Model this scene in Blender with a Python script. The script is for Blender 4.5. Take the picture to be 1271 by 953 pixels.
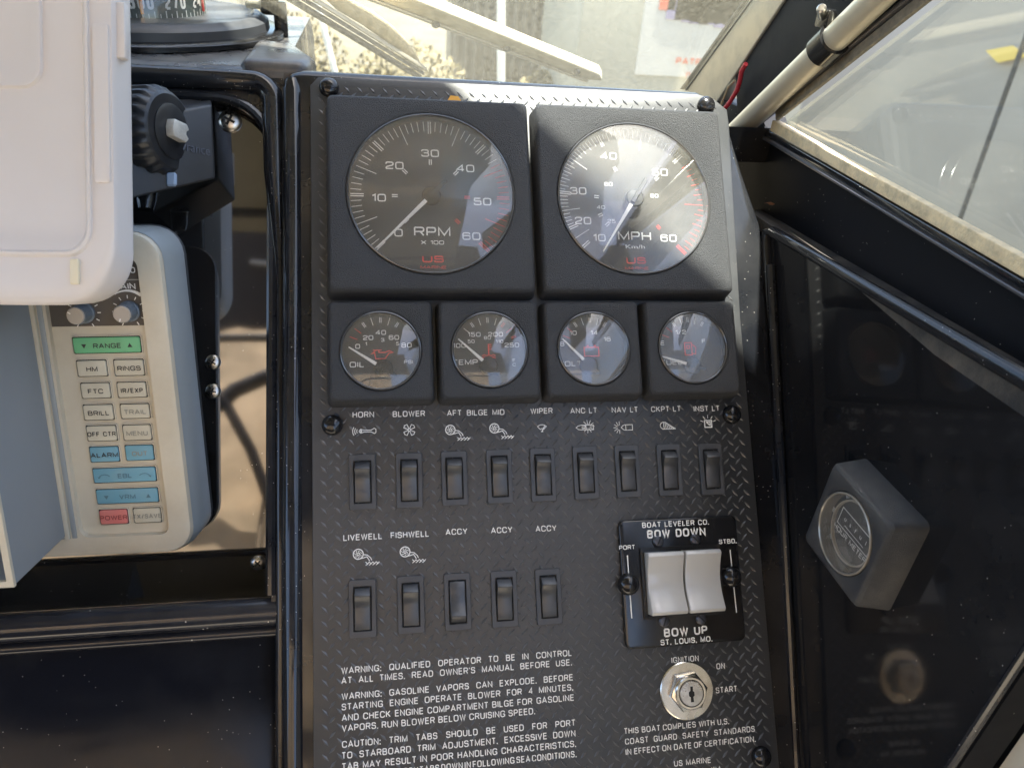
import bpy, bmesh, math, random
from math import sin, cos, pi, radians, sqrt, atan2
from mathutils import Vector, Matrix, noise
random.seed(7)
for o in list(bpy.data.objects): bpy.data.objects.remove(o)
SC = bpy.context.scene
COL = SC.collection

# ------------------------------------------------------------------ frames
# boat frame: X to starboard (along the dash), Y forward, Z up. The instrument panel leans 49.5 deg from level.
TA = radians(49.5)
MP = Matrix.Translation((0, 0, 1.0)) @ Matrix.Rotation(TA, 4, 'X')        # panel frame (u, v, w) -> world
def rx(a): return Matrix.Rotation(a, 3, 'X')
def ry(a): return Matrix.Rotation(a, 3, 'Y')
def rz(a): return Matrix.Rotation(a, 3, 'Z')
RPC = rz(.0178) @ ry(.1695) @ rx(-.1457)
TPC = Vector((-.0899, -.0586, -.4608))
MPR = MP.to_3x3()
CAMR = MPR @ RPC.transposed()
CAMP = MP @ (-(RPC.transposed() @ TPC))

# ------------------------------------------------------------------ camera, world, sun, exposure
cd = bpy.data.cameras.new('camera'); cam = bpy.data.objects.new('camera', cd); COL.objects.link(cam)
cam.matrix_world = Matrix.Translation(CAMP) @ CAMR.to_4x4()
cd.sensor_width = 36; cd.lens = 36 * 955 / 1271; cd.clip_start = .01; cd.clip_end = 2000
cd.dof.use_dof = True; cd.dof.focus_distance = .475; cd.dof.aperture_fstop = 14
SC.camera = cam
SUN = (MPR @ Vector((.10, .73, .67))).normalized()
el = math.asin(SUN.z); az = atan2(SUN.x, SUN.y)
W = bpy.data.worlds.new('World'); SC.world = W; W.use_nodes = True
nt = W.node_tree; bg = nt.nodes['Background']
sky = nt.nodes.new('ShaderNodeTexSky'); sky.sky_type = 'NISHITA'; sky.sun_disc = False
sky.sun_elevation = el; sky.sun_rotation = az; sky.dust_density = 2.0; sky.air_density = 1.0
nt.links.new(sky.outputs[0], bg.inputs[0]); bg.inputs[1].default_value = .13
sd = bpy.data.lights.new('sun', 'SUN'); sd.energy = 5.0; sd.angle = radians(.8); sd.color = (1, .95, .86)
so = bpy.data.objects.new('sun', sd); COL.objects.link(so)
so.rotation_euler = (-SUN).to_track_quat('-Z', 'Y').to_euler()
SC.view_settings.view_transform = 'Standard'; SC.view_settings.look = 'None'
SC.view_settings.exposure = 2.5; SC.view_settings.gamma = 1
SC.render.engine = 'CYCLES'
try:
    SC.cycles.max_bounces = 10; SC.cycles.transparent_max_bounces = 16; SC.cycles.caustics_reflective = False
except Exception: pass

# ------------------------------------------------------------------ pixel rays onto real planes
def ray(x, y): return CAMR @ Vector(((x - 635.5) / 955, -(y - 476.5) / 955, -1))
def hit(x, y, p, n):
    v = ray(x, y); return CAMP + v * (((Vector(p) - CAMP) @ n) / (v @ n)) if False else CAMP + v * ((Vector(p) - CAMP).dot(n) / v.dot(n))
def hx(x, y, X): return hit(x, y, (X, 0, 0), Vector((1, 0, 0)))
def hy(x, y, Y): return hit(x, y, (0, Y, 0), Vector((0, 1, 0)))
def hz(x, y, Z): return hit(x, y, (0, 0, Z), Vector((0, 0, 1)))
MPI = MP.inverted()
def uv(x, y, w=0.0):
    q = MPI @ hit(x, y, MP @ Vector((0, 0, w)), MPR @ Vector((0, 0, 1))); return q.x, q.y
def frame(o, ax, up):                       # matrix with local z = ax and local y close to up
    z = Vector(ax).normalized(); y = Vector(up); y = (y - z * y.dot(z)).normalized(); x = y.cross(z)
    m = Matrix((x, y, z)).transposed().to_4x4(); m.translation = Vector(o); return m

# ------------------------------------------------------------------ materials
def mat(name, col, rough=.5, metal=0, bump=None, var=None, dust=None, coat=0, spec=.5, roughvar=0, specks=None, scratch=0, trans=0, sheen=0):
    m = bpy.data.materials.new(name); m.use_nodes = True; n = m.node_tree; b = n.nodes['Principled BSDF']; L = n.links.new
    b.inputs['Roughness'].default_value = rough; b.inputs['Metallic'].default_value = metal
    b.inputs['Specular IOR Level'].default_value = spec
    if coat == 1: b.inputs['Coat IOR'].default_value = 2.0
    if coat: b.inputs['Coat Weight'].default_value = coat; b.inputs['Coat Roughness'].default_value = .04
    if trans: b.inputs['Transmission Weight'].default_value = trans
    tc = n.nodes.new('ShaderNodeTexCoord')
    c = n.nodes.new('ShaderNodeRGB'); c.outputs[0].default_value = (*col, 1); cur = c.outputs[0]
    def noi(scale, det=4, rgh=.55, dist=0):
        t = n.nodes.new('ShaderNodeTexNoise'); t.inputs['Scale'].default_value = scale; t.inputs['Detail'].default_value = det
        t.inputs['Roughness'].default_value = rgh; t.inputs['Distortion'].default_value = dist; L(tc.outputs['Object'], t.inputs['Vector']); return t.outputs['Fac']
    def ramp(f, a, b_):
        r = n.nodes.new('ShaderNodeMapRange'); r.inputs['From Min'].default_value = a; r.inputs['From Max'].default_value = b_; L(f, r.inputs['Value']); return r.outputs[0]
    def mixc(f, a, colb, amt=1):
        x = n.nodes.new('ShaderNodeMix'); x.data_type = 'RGBA'
        if amt != 1:
            q = n.nodes.new('ShaderNodeMath'); q.operation = 'MULTIPLY'; q.inputs[1].default_value = amt; L(f, q.inputs[0]); f = q.outputs[0]
        L(f, x.inputs[0]); L(a, x.inputs[6]); x.inputs[7].default_value = (*colb, 1); return x.outputs[2]
    if var:                                   # (scale, other colour, amount)
        cur = mixc(ramp(noi(var[0]), .4, .65), cur, var[1], var[2])
    rr = None
    if dust:                                  # (scale, colour, amount)
        d = ramp(noi(dust[0], 6, .65), .42, .75); cur = mixc(d, cur, dust[1], dust[2])
        f = n.nodes.new('ShaderNodeMath'); f.operation = 'MULTIPLY_ADD'; f.inputs[1].default_value = dust[3] if len(dust) > 3 else .2; f.inputs[2].default_value = rough
        L(d, f.inputs[0]); rr = f.outputs[0]
    if specks:                                # (scale, threshold, colour) lint and grit lying on it
        v = n.nodes.new('ShaderNodeTexVoronoi'); v.inputs['Scale'].default_value = specks[0]; v.inputs['Randomness'].default_value = 1; L(tc.outputs['Object'], v.inputs['Vector'])
        s = n.nodes.new('ShaderNodeMath'); s.operation = 'LESS_THAN'; s.inputs[1].default_value = specks[1]; L(v.outputs['Distance'], s.inputs[0])
        g = n.nodes.new('ShaderNodeSeparateColor'); L(v.outputs['Color'], g.inputs[0])
        h = n.nodes.new('ShaderNodeMath'); h.operation = 'GREATER_THAN'; h.inputs[1].default_value = .55; L(g.outputs[0], h.inputs[0])
        k0 = n.nodes.new('ShaderNodeMath'); k0.operation = 'MULTIPLY'; L(s.outputs[0], k0.inputs[0]); L(h.outputs[0], k0.inputs[1])
        cl = n.nodes.new('ShaderNodeMath'); cl.operation = 'GREATER_THAN'; cl.inputs[1].default_value = .50; L(noi(14, 5, .7), cl.inputs[0]); k = n.nodes.new('ShaderNodeMath'); k.operation = 'MULTIPLY'; L(k0.outputs[0], k.inputs[0]); L(cl.outputs[0], k.inputs[1])
        cur = mixc(k.outputs[0], cur, specks[2])
    L(cur, b.inputs['Base Color'])
    if rr is None and roughvar:
        f = n.nodes.new('ShaderNodeMath'); f.operation = 'MULTIPLY_ADD'; f.inputs[1].default_value = roughvar; f.inputs[2].default_value = rough
        L(ramp(noi(14, 6, .7), .35, .7), f.inputs[0]); rr = f.outputs[0]
    if rr is not None: L(rr, b.inputs['Roughness'])
    if bump:                                  # (scale, strength, distance)
        bn = n.nodes.new('ShaderNodeBump'); bn.inputs['Strength'].default_value = bump[1]; bn.inputs['Distance'].default_value = bump[2]
        L(noi(bump[0], 3), bn.inputs['Height']); L(bn.outputs[0], b.inputs['Normal'])
    return m
def glass_mat(name, tint=(1, 1, 1), ior=1.5, boost=1.7, dust=0, dcol=(.7, .66, .55), scale=60, rough=.0, spk=0):
    m = bpy.data.materials.new(name); m.use_nodes = True; n = m.node_tree; n.nodes.clear(); L = n.links.new
    out = n.nodes.new('ShaderNodeOutputMaterial'); tr = n.nodes.new('ShaderNodeBsdfTransparent'); tr.inputs[0].default_value = (*tint, 1)
    gl = n.nodes.new('ShaderNodeBsdfGlossy'); gl.inputs['Roughness'].default_value = rough
    lw_ = n.nodes.new('ShaderNodeLayerWeight'); lw_.inputs['Blend'].default_value = .5
    p5 = n.nodes.new('ShaderNodeMath'); p5.operation = 'POWER'; p5.inputs[1].default_value = 5; L(lw_.outputs['Facing'], p5.inputs[0])
    fr = n.nodes.new('ShaderNodeMath'); fr.operation = 'MULTIPLY_ADD'; f0 = ((ior - 1) / (ior + 1)) ** 2; fr.inputs[1].default_value = 1 - f0; fr.inputs[2].default_value = f0; L(p5.outputs[0], fr.inputs[0])
    mu = n.nodes.new('ShaderNodeMath'); mu.operation = 'MULTIPLY'; mu.inputs[1].default_value = boost; mu.use_clamp = True; L(fr.outputs[0], mu.inputs[0])
    mx = n.nodes.new('ShaderNodeMixShader'); L(mu.outputs[0], mx.inputs[0]); L(tr.outputs[0], mx.inputs[1]); L(gl.outputs[0], mx.inputs[2]); last = mx.outputs[0]
    if dust:
        tc = n.nodes.new('ShaderNodeTexCoord'); t = n.nodes.new('ShaderNodeTexNoise'); t.inputs['Scale'].default_value = scale; t.inputs['Detail'].default_value = 8; t.inputs['Roughness'].default_value = .75
        L(tc.outputs['Object'], t.inputs['Vector'])
        r = n.nodes.new('ShaderNodeMapRange'); r.inputs['From Min'].default_value = .36; r.inputs['From Max'].default_value = .70; r.inputs['To Min'].default_value = dust * .35; r.inputs['To Max'].default_value = dust * 1.3; L(t.outputs['Fac'], r.inputs['Value'])
        f = r.outputs[0]
        if spk:
            v = n.nodes.new('ShaderNodeTexVoronoi'); v.inputs['Scale'].default_value = spk; L(tc.outputs['Object'], v.inputs['Vector'])
            q = n.nodes.new('ShaderNodeMapRange'); q.inputs['From Min'].default_value = .16; q.inputs['From Max'].default_value = .08; q.inputs['To Max'].default_value = .5; L(v.outputs['Distance'], q.inputs['Value'])
            g = n.nodes.new('ShaderNodeSeparateColor'); L(v.outputs['Color'], g.inputs[0])
            h = n.nodes.new('ShaderNodeMath'); h.operation = 'GREATER_THAN'; h.inputs[1].default_value = .8; L(g.outputs[0], h.inputs[0])
            k = n.nodes.new('ShaderNodeMath'); k.operation = 'MULTIPLY'; L(q.outputs[0], k.inputs[0]); L(h.outputs[0], k.inputs[1])
            a = n.nodes.new('ShaderNodeMath'); a.operation = 'ADD'; L(f, a.inputs[0]); L(k.outputs[0], a.inputs[1]); f = a.outputs[0]
        df = n.nodes.new('ShaderNodeBsdfDiffuse'); df.inputs[0].default_value = (*dcol, 1); tl = n.nodes.new('ShaderNodeBsdfTranslucent'); tl.inputs[0].default_value = (*dcol, 1)
        m1 = n.nodes.new('ShaderNodeMixShader'); m1.inputs[0].default_value = .5; L(df.outputs[0], m1.inputs[1]); L(tl.outputs[0], m1.inputs[2])
        m2 = n.nodes.new('ShaderNodeMixShader'); L(f, m2.inputs[0]); L(last, m2.inputs[1]); L(m1.outputs[0], m2.inputs[2]); last = m2.outputs[0]
    L(last, out.inputs[0]); return m
def cloth_mat(name, col, tcol, amt):
    m = mat(name, col, .9, bump=(900, .3, .001), var=(7, tuple(c * .6 for c in col), .8)); n = m.node_tree; b = n.nodes['Principled BSDF']
    t = n.nodes.new('ShaderNodeBsdfTranslucent'); t.inputs[0].default_value = (*tcol, 1)
    x = n.nodes.new('ShaderNodeMixShader'); x.inputs[0].default_value = amt
    n.links.new(b.outputs[0], x.inputs[1]); n.links.new(t.outputs[0], x.inputs[2]); n.links.new(x.outputs[0], n.nodes['Material Output'].inputs[0]); return m

DUSTC = (.30, .27, .22)
M_gel = mat('black_gelcoat', (.010, .011, .014), .06, dust=(9, (.06, .06, .06), .45, .16), specks=(420, .10, (.5, .48, .45)), bump=(3, .02, .01))
M_gel2b = mat('polished_smoked_acrylic', (.012, .011, .010), .03, coat=1, spec=1.0, dust=(6, (.045, .045, .05), .4, .03), specks=(300, .07, (.5, .48, .45)))
M_gel2 = mat('smoked_acrylic', (.010, .010, .011), .06, spec=.36, dust=(6, (.028, .028, .029), .6, .07), specks=(300, .07, (.5, .48, .45)))
M_gel3 = mat('worn_gelcoat', (.014, .015, .02), .10, dust=(7, (.06, .06, .065), .6, .25), specks=(260, .09, (.7, .68, .62)), bump=(5, .05, .01))
M_plate = mat('textured_black_plate', (.026, .028, .031), .44, spec=.7, dust=(10, (.058, .058, .060), .8, .14), specks=(500, .07, (.4, .38, .34)), bump=(1500, .25, .0003))
M_tread = mat('embossed_tread', (.060, .064, .070), .30, spec=.9, dust=(10, (.085, .085, .088), .6, .2))
M_abs = mat('pebbled_black_plastic', (.018, .020, .024), .56, spec=.75, bump=(1700, 1.0, .0014), dust=(16, (.038, .039, .041), .6, .06))
M_abs2 = mat('satin_black_plastic', (.032, .035, .040), .42, spec=.7, dust=(40, (.07, .07, .075), .6, .2))
M_rock = mat('rocker_black_plastic', (.034, .037, .042), .34, spec=.8, dust=(60, (.05, .05, .055), .5, .2))
M_gloss = mat('glossy_black_plastic', (.012, .012, .013), .12, roughvar=.12)
M_dial = mat('dial_black', (.022, .022, .023), .55, var=(40, (.03, .03, .03), .6))
M_white = mat('white_print', (.85, .85, .82), .6)
M_red = mat('red_print', (.75, .06, .05), .6)
M_orange = mat('orange_print', (.9, .35, .05), .6)
M_needle = mat('white_needle', (.85, .84, .80), .4)
M_darkmetal = mat('dark_screw_metal', (.10, .10, .11), .3, 1, roughvar=.2)
M_steel = mat('stainless_steel', (.62, .60, .56), .22, 1, roughvar=.2, var=(300, (.35, .32, .28), .5))
M_chrome = mat('nickel_plate', (.72, .69, .62), .16, 1, roughvar=.15, var=(120, (.45, .40, .32), .5))
M_lens = glass_mat('gauge_lens', boost=1.9, dust=.12, dcol=(.8, .78, .7), scale=16)
M_side_black = mat('satin_black_side', (.008, .009, .012), .55, spec=.12, dust=(18, (.02, .02, .022), .5, .2), specks=(260, .08, (.4, .38, .33)))
M_low = mat('dusty_navy_black_gelcoat', (.007, .008, .012), .10, spec=.22, dust=(11, (.020, .022, .026), .7, .2), specks=(330, .10, (.32, .31, .29)), bump=(5, .05, .01))
M_wind = glass_mat('dusty_windshield_glass', (.95, .97, .95), dust=.065, dcol=(.85, .80, .62), scale=240, spk=0)
M_side = glass_mat('dusty_side_window_glass', (.93, .95, .93), boost=1.6, dust=.05, dcol=(.80, .78, .66), scale=5, spk=60)
M_cream = mat('radar_cream_plastic', (.60, .55, .44), .45, dust=(30, (.46, .40, .29), .5, .1), bump=(900, .15, .0004))
M_radgrey = mat('radar_side_grey', (.32, .35, .36), .35, dust=(14, (.25, .28, .29), .5, .15))
M_raddark = mat('radar_panel_brown', (.085, .075, .065), .5)
M_hood = mat('sun_hood_grey', (.26, .285, .305), .5, bump=(700, .12, .0004), var=(6, (.23, .26, .29), .5))
M_knobg = mat('knob_cap_grey', (.42, .38, .33), .4)
M_knobb = mat('knob_side_blue_grey', (.14, .17, .20), .4)
M_bgreen = mat('button_green', (.16, .50, .25), .4, dust=(60, (.3, .45, .25), .3))
M_bcream = mat('button_cream', (.60, .57, .46), .4, dust=(60, (.45, .40, .3), .4))
M_bblue = mat('button_blue', (.16, .38, .50), .4, dust=(60, (.3, .4, .42), .3))
M_bred = mat('button_red', (.68, .20, .18), .4, dust=(60, (.6, .35, .3), .3))
M_ink = mat('dark_print', (.04, .04, .04), .6)
M_ink2 = mat('worn_dark_print', (.28, .28, .24), .6)
M_ink3 = mat('worn_print_on_blue', (.10, .20, .26), .6)
M_wcover = mat('white_cover_plastic', (.72, .68, .65), .36, bump=(1200, .08, .0003), var=(8, (.66, .61, .57), .5))
M_milk = mat('milky_white_rocker', (.50, .50, .485), .25, coat=.4)
M_keyhole = mat('keyhole_black', (.004, .004, .004), .6)
M_alu = mat('weathered_aluminium', (.55, .50, .40), .38, .7, dust=(40, (.35, .32, .26), .5, .2))
M_tube = mat('cream_tube', (.50, .47, .38), .30, .25, dust=(25, (.40, .36, .28), .5, .15))
M_gasket = mat('cream_gasket', (.84, .68, .42), .8, bump=(600, .6, .001), dust=(120, (.25, .22, .16), .6, .1))
M_rubber = mat('black_rubber', (.018, .018, .02), .5, dust=(40, (.10, .10, .10), .5, .2))
M_trim = mat('grey_window_trim', (.10, .10, .11), .3, .3)
M_wire = mat('red_wire', (.55, .03, .05), .4)
M_wire2 = mat('tan_wire', (.45, .38, .22), .5)
M_hull = mat('cream_hull_liner', (.72, .68, .56), .4)
M_blueref = mat('blue_connector', (.30, .40, .55), .3)
M_canvas = cloth_mat('khaki_canvas_top', (.19, .18, .15), (.36, .33, .26), .35)
M_curtain = cloth_mat('beige_canvas_curtain', (.84, .66, .45), (.85, .68, .45), .15)
M_floor = mat('cockpit_floor', (.45, .40, .32), .8, bump=(60, .5, .01))

# ------------------------------------------------------------------ mesh helpers
def V(*a): return Vector(a)
def mk(name, bm, m, parent=None, mw=None, smooth=35, kind=None, label=None):
    me = bpy.data.meshes.new(name); bmesh.ops.recalc_face_normals(bm, faces=bm.faces[:]); bm.to_mesh(me); bm.free()
    if smooth:
        for p in me.polygons: p.use_smooth = True
        me.set_sharp_from_angle(angle=radians(smooth))
    me.materials.append(m)
    o = bpy.data.objects.new(name, me); COL.objects.link(o)
    if parent: o.parent = parent
    if mw is not None: o.matrix_local = mw
    if kind: o['kind'] = kind
    if label: o['label'] = label
    return o
def thing(name, label, cat, M=None, group=None):
    o = bpy.data.objects.new(name, None); COL.objects.link(o); o.empty_display_size = .02
    if M is not None: o.matrix_world = M
    o['label'] = label; o['category'] = cat
    if group: o['group'] = group
    return o
def tag(o, label, cat, group=None):
    o['label'] = label; o['category'] = cat
    if group: o['group'] = group
    return o
def nb(): return bmesh.new()
def bevel_all(bm, r, seg=2, ang=30):
    es = [e for e in bm.edges if len(e.link_faces) == 2 and e.calc_face_angle(0) > radians(ang)]
    if es: bmesh.ops.bevel(bm, geom=es, offset=r, segments=seg, profile=.5, affect='EDGES', clamp_overlap=True)
def merge(dst, src):
    me = bpy.data.meshes.new('tmp'); src.to_mesh(me); src.free(); dst.from_mesh(me); bpy.data.meshes.remove(me)
def box(bm, c, s, r=0, seg=2, M=None):
    b = nb(); bmesh.ops.create_cube(b, size=1)
    for v in b.verts: v.co = Vector((v.co.x * s[0], v.co.y * s[1], v.co.z * s[2]))
    if r: bevel_all(b, r, seg)
    for v in b.verts: v.co += Vector(c)
    if M is not None: bmesh.ops.transform(b, matrix=M, verts=b.verts[:])
    merge(bm, b); return bm
def prism(bm, pts, z0, z1, r=0, seg=3, M=None, toponly=False):
    b = nb(); lo = [b.verts.new((p[0], p[1], z0)) for p in pts]; hi = [b.verts.new((p[0], p[1], z1)) for p in pts]
    n = len(pts); b.faces.new(lo[::-1]); top = b.faces.new(hi)
    for i in range(n): b.faces.new((lo[i], lo[(i + 1) % n], hi[(i + 1) % n], hi[i]))
    bmesh.ops.recalc_face_normals(b, faces=b.faces[:])
    if r:
        es = list(top.edges) if toponly else [e for e in b.edges if e.calc_face_angle(0) > radians(30)]
        bmesh.ops.bevel(b, geom=es, offset=r, segments=seg, profile=.5, affect='EDGES', clamp_overlap=True)
    if M is not None: bmesh.ops.transform(b, matrix=M, verts=b.verts[:])
    merge(bm, b); return bm
def wprism(pts, d, r=0):                     # polygon of world points pushed along vector d
    b = nb(); lo = [b.verts.new(p) for p in pts]; hi = [b.verts.new(Vector(p) + Vector(d)) for p in pts]; n = len(pts)
    b.faces.new(lo[::-1]); b.faces.new(hi)
    for i in range(n): b.faces.new((lo[i], lo[(i + 1) % n], hi[(i + 1) % n], hi[i]))
    bmesh.ops.recalc_face_normals(b, faces=b.faces[:])
    if r: bevel_all(b, r, 3)
    return b
def rrect(cx, cy, w, h, r, k=6):
    out = []
    for sx, sy, a0 in ((1, 1, 0), (-1, 1, 90), (-1, -1, 180), (1, -1, 270)):
        for i in range(k + 1):
            a = radians(a0 + 90 * i / k); out.append((cx + sx * (w / 2 - r) + r * cos(a), cy + sy * (h / 2 - r) + r * sin(a)))
    return out
def loft(bm, loops, close0=False, close1=False):
    vs = [[bm.verts.new(p) for p in l] for l in loops]; n = len(loops[0])
    for a, b in zip(vs, vs[1:]):
        for i in range(n): bm.faces.new((a[i], a[(i + 1) % n], b[(i + 1) % n], b[i]))
    if close0: bm.faces.new(vs[0][::-1])
    if close1: bm.faces.new(vs[-1])
    return bm
def lathe(bm, prof, n=32, M=None, cap=True):
    b = nb(); loft(b, [[(max(r, 1e-6) * cos(2 * pi * i / n), max(r, 1e-6) * sin(2 * pi * i / n), z) for i in range(n)] for r, z in prof], cap, cap)
    if M is not None: bmesh.ops.transform(b, matrix=M, verts=b.verts[:])
    merge(bm, b); return bm
def tube(bm, pts, r, n=12, cap=True, flat=1):
    pts = [Vector(p) for p in pts]; loops = []; up = None
    for i, p in enumerate(pts):
        t = (pts[min(i + 1, len(pts) - 1)] - pts[max(i - 1, 0)]).normalized()
        if up is None: up = t.orthogonal().normalized()
        up = (up - t * up.dot(t)).normalized(); s = t.cross(up)
        ri = r[i] if isinstance(r, (list, tuple)) else r
        loops.append([p + up * ri * cos(2 * pi * k / n) + s * ri * flat * sin(2 * pi * k / n) for k in range(n)])
    b = nb(); loft(b, loops, cap, cap); merge(bm, b); return bm
_sc = [0]
def stroke(bm, pts, wd, z0=0., z1=0., closed=False):      # a flat printed line with mitred joints; each line lies a hair above the last
    P = [Vector((p[0], p[1])) for p in pts]; P = [p for i, p in enumerate(P) if i == 0 or (p - P[i - 1]).length > 1e-9]
    if closed and (P[0] - P[-1]).length < 1e-9: P.pop()
    n = len(P); _sc[0] = (_sc[0] + 1) % 10; z = z1 + _sc[0] * 6e-6; A = []
    for i in range(n):
        d0 = (P[i] - P[i - 1]) if (i or closed) else (P[1] - P[0]); d1 = (P[(i + 1) % n] - P[i]) if (i < n - 1 or closed) else (P[-1] - P[-2])
        d0 = d0.normalized(); d1 = d1.normalized(); t = d0 + d1
        t = t.normalized() if t.length > 1e-6 else d0; q = Vector((-t.y, t.x)); k = min(1 / max(abs(q.dot(Vector((-d0.y, d0.x)))), .4), 2.2) * wd / 2
        A.append((bm.verts.new((*(P[i] + q * k), z)), bm.verts.new((*(P[i] - q * k), z))))
    for i in range(n if closed else n - 1):
        a, b_ = A[i], A[(i + 1) % n]; bm.faces.new((a[0], a[1], b_[1], b_[0]))
    return bm
def arc(cx, cy, r, a0, a1, k=12): return [(cx + r * cos(radians(a0 + (a1 - a0) * i / k)), cy + r * sin(radians(a0 + (a1 - a0) * i / k))) for i in range(k + 1)]
def G(w, *st): return (w, st)
O_ = ((0, 0), (0, 1), (1, 1), (1, 0))
GL = {'A': G(.74, ('s', (0, 0), (.5, 1), (1, 0)), ('s', (.18, .30), (.82, .30))), 'B': G(.64, ('r', (0, 1), (.93, 1), (.93, .53), (0, .53)), ('r', (0, .53), (1, .53), (1, 0), (0, 0)), ('s', (0, 0), (0, 1))),
 'C': G(.68, ('r', (1, .70), (1, 1), (0, 1), (0, 0), (1, 0), (1, .30))), 'D': G(.66, ('s', (0, 0), (0, 1)), ('r', (0, 1), (1, 1), (1, 0), (0, 0))), 'E': G(.56, ('s', (1, 1), (0, 1), (0, 0), (1, 0)), ('s', (0, .53), (.92, .53))),
 'F': G(.54, ('s', (1, 1), (0, 1), (0, 0)), ('s', (0, .5), (.88, .5))), 'G': G(.70, ('r', (1, .72), (1, 1), (0, 1), (0, 0), (1, 0), (1, .46)), ('s', (1, .46), (.55, .46)), ('s', (1, .46), (1, 0))), 'H': G(.64, ('s', (0, 0), (0, 1)), ('s', (1, 0), (1, 1)), ('s', (0, .53), (1, .53))),
 'I': G(0, ('s', (0, 0), (0, 1))), 'J': G(.50, ('r', (1, 1), (1, 0), (0, 0), (0, .3))), 'K': G(.66, ('s', (0, 0), (0, 1)), ('s', (.95, 1), (0, .36)), ('s', (.32, .58), (1, 0))), 'L': G(.50, ('s', (0, 1), (0, 0), (1, 0))),
 'M': G(.78, ('s', (0, 0), (0, 1), (.5, .08), (1, 1), (1, 0))), 'N': G(.66, ('s', (0, 0), (0, 1), (1, 0), (1, 1))), 'O': G(.72, ('c',) + O_), 'P': G(.60, ('s', (0, 0), (0, 1)), ('r', (0, 1), (1, 1), (1, .45), (0, .45))),
 'Q': G(.72, ('c',) + O_, ('s', (.58, .26), (1, -.04))), 'R': G(.64, ('s', (0, 0), (0, 1)), ('r', (0, 1), (1, 1), (1, .48), (0, .48)), ('s', (.62, .48), (1, 0))), 'S': G(.62, ('r', (.96, .74), (.96, 1), (0.02, 1), (0.02, .53), (1, .53), (1, 0), (0, 0), (0, .26))),
 'T': G(.60, ('s', (0, 1), (1, 1)), ('s', (.5, 0), (.5, 1))), 'U': G(.64, ('r', (0, 1), (0, 0), (1, 0), (1, 1))), 'V': G(.68, ('s', (0, 1), (.5, 0), (1, 1))), 'W': G(.96, ('s', (0, 1), (.26, 0), (.5, 1), (.74, 0), (1, 1))), 'X': G(.66, ('s', (0, 0), (1, 1)), ('s', (0, 1), (1, 0))),
 'Y': G(.68, ('s', (0, 1), (.5, .42), (1, 1)), ('s', (.5, .42), (.5, 0))), 'Z': G(.60, ('s', (0, 1), (1, 1), (0, 0), (1, 0))), '0': G(.58, ('c',) + O_), '1': G(.22, ('s', (0, .80), (1, 1), (1, 0))), '2': G(.56, ('r', (0, .72), (0, 1), (1, 1), (1, .55), (0, .28), (0, 0)), ('s', (0, 0), (1, 0))),
 '3': G(.56, ('r', (0, .76), (0, 1), (.95, 1), (.95, .53), (.3, .53)), ('r', (.3, .53), (1, .53), (1, 0), (0, 0), (0, .24))), '4': G(.60, ('s', (.75, 0), (.75, 1), (0, .28), (1, .28))), '5': G(.56, ('s', (.93, 1), (.06, 1), (.02, .58)), ('r', (.02, .58), (1, .58), (1, 0), (0, 0), (0, .24))),
 '6': G(.58, ('r', (.96, .78), (.96, 1), (0, 1), (0, 0), (1, 0), (1, .58), (0, .58))), '7': G(.54, ('s', (0, 1), (1, 1), (.35, 0))), '8': G(.58, ('c', (.04, .53), (.04, 1), (.96, 1), (.96, .53)), ('c', (0, 0), (0, .53), (1, .53), (1, 0))), '9': G(.58, ('r', (.04, .22), (.04, 0), (1, 0), (1, 1), (0, 1), (0, .44), (1, .44))),
 '.': G(.02, ('d', (0, 0))), ',': G(.02, ('d', (0, 0)), ('s', (.5, 0), (-3, -.16))), ':': G(.02, ('d', (0, 0)), ('d', (0, .62))), "'": G(.0, ('s', (0, 1), (0, .76))), '/': G(.40, ('s', (0, -.04), (1, 1.04))), ' ': G(.24)}
def rounded(P, r, closed):
    out = []; n = len(P)
    for i, p in enumerate(P):
        if not closed and i in (0, n - 1): out.append(p); continue
        a, c = P[i - 1], P[(i + 1) % n]; la, lc = (a - p).length, (c - p).length; ra = min(r, la * (.5 if closed or i > 1 else .98)); rc = min(r, lc * (.5 if closed or i < n - 2 else .98)); q0, q1 = p + (a - p).normalized() * ra, p + (c - p).normalized() * rc
        for k in range(6):
            t = k / 5; s_ = t * t * (3 - 2 * t) if False else t; e = q0 * (1 - s_) ** 2 + p * 2 * s_ * (1 - s_) + q1 * s_ ** 2; m_ = (q0 * (1 - s_) + q1 * s_); out.append(e.lerp(p, .14 * 4 * s_ * (1 - s_)))
    return out
_tc = {}
CAP = .70
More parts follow.
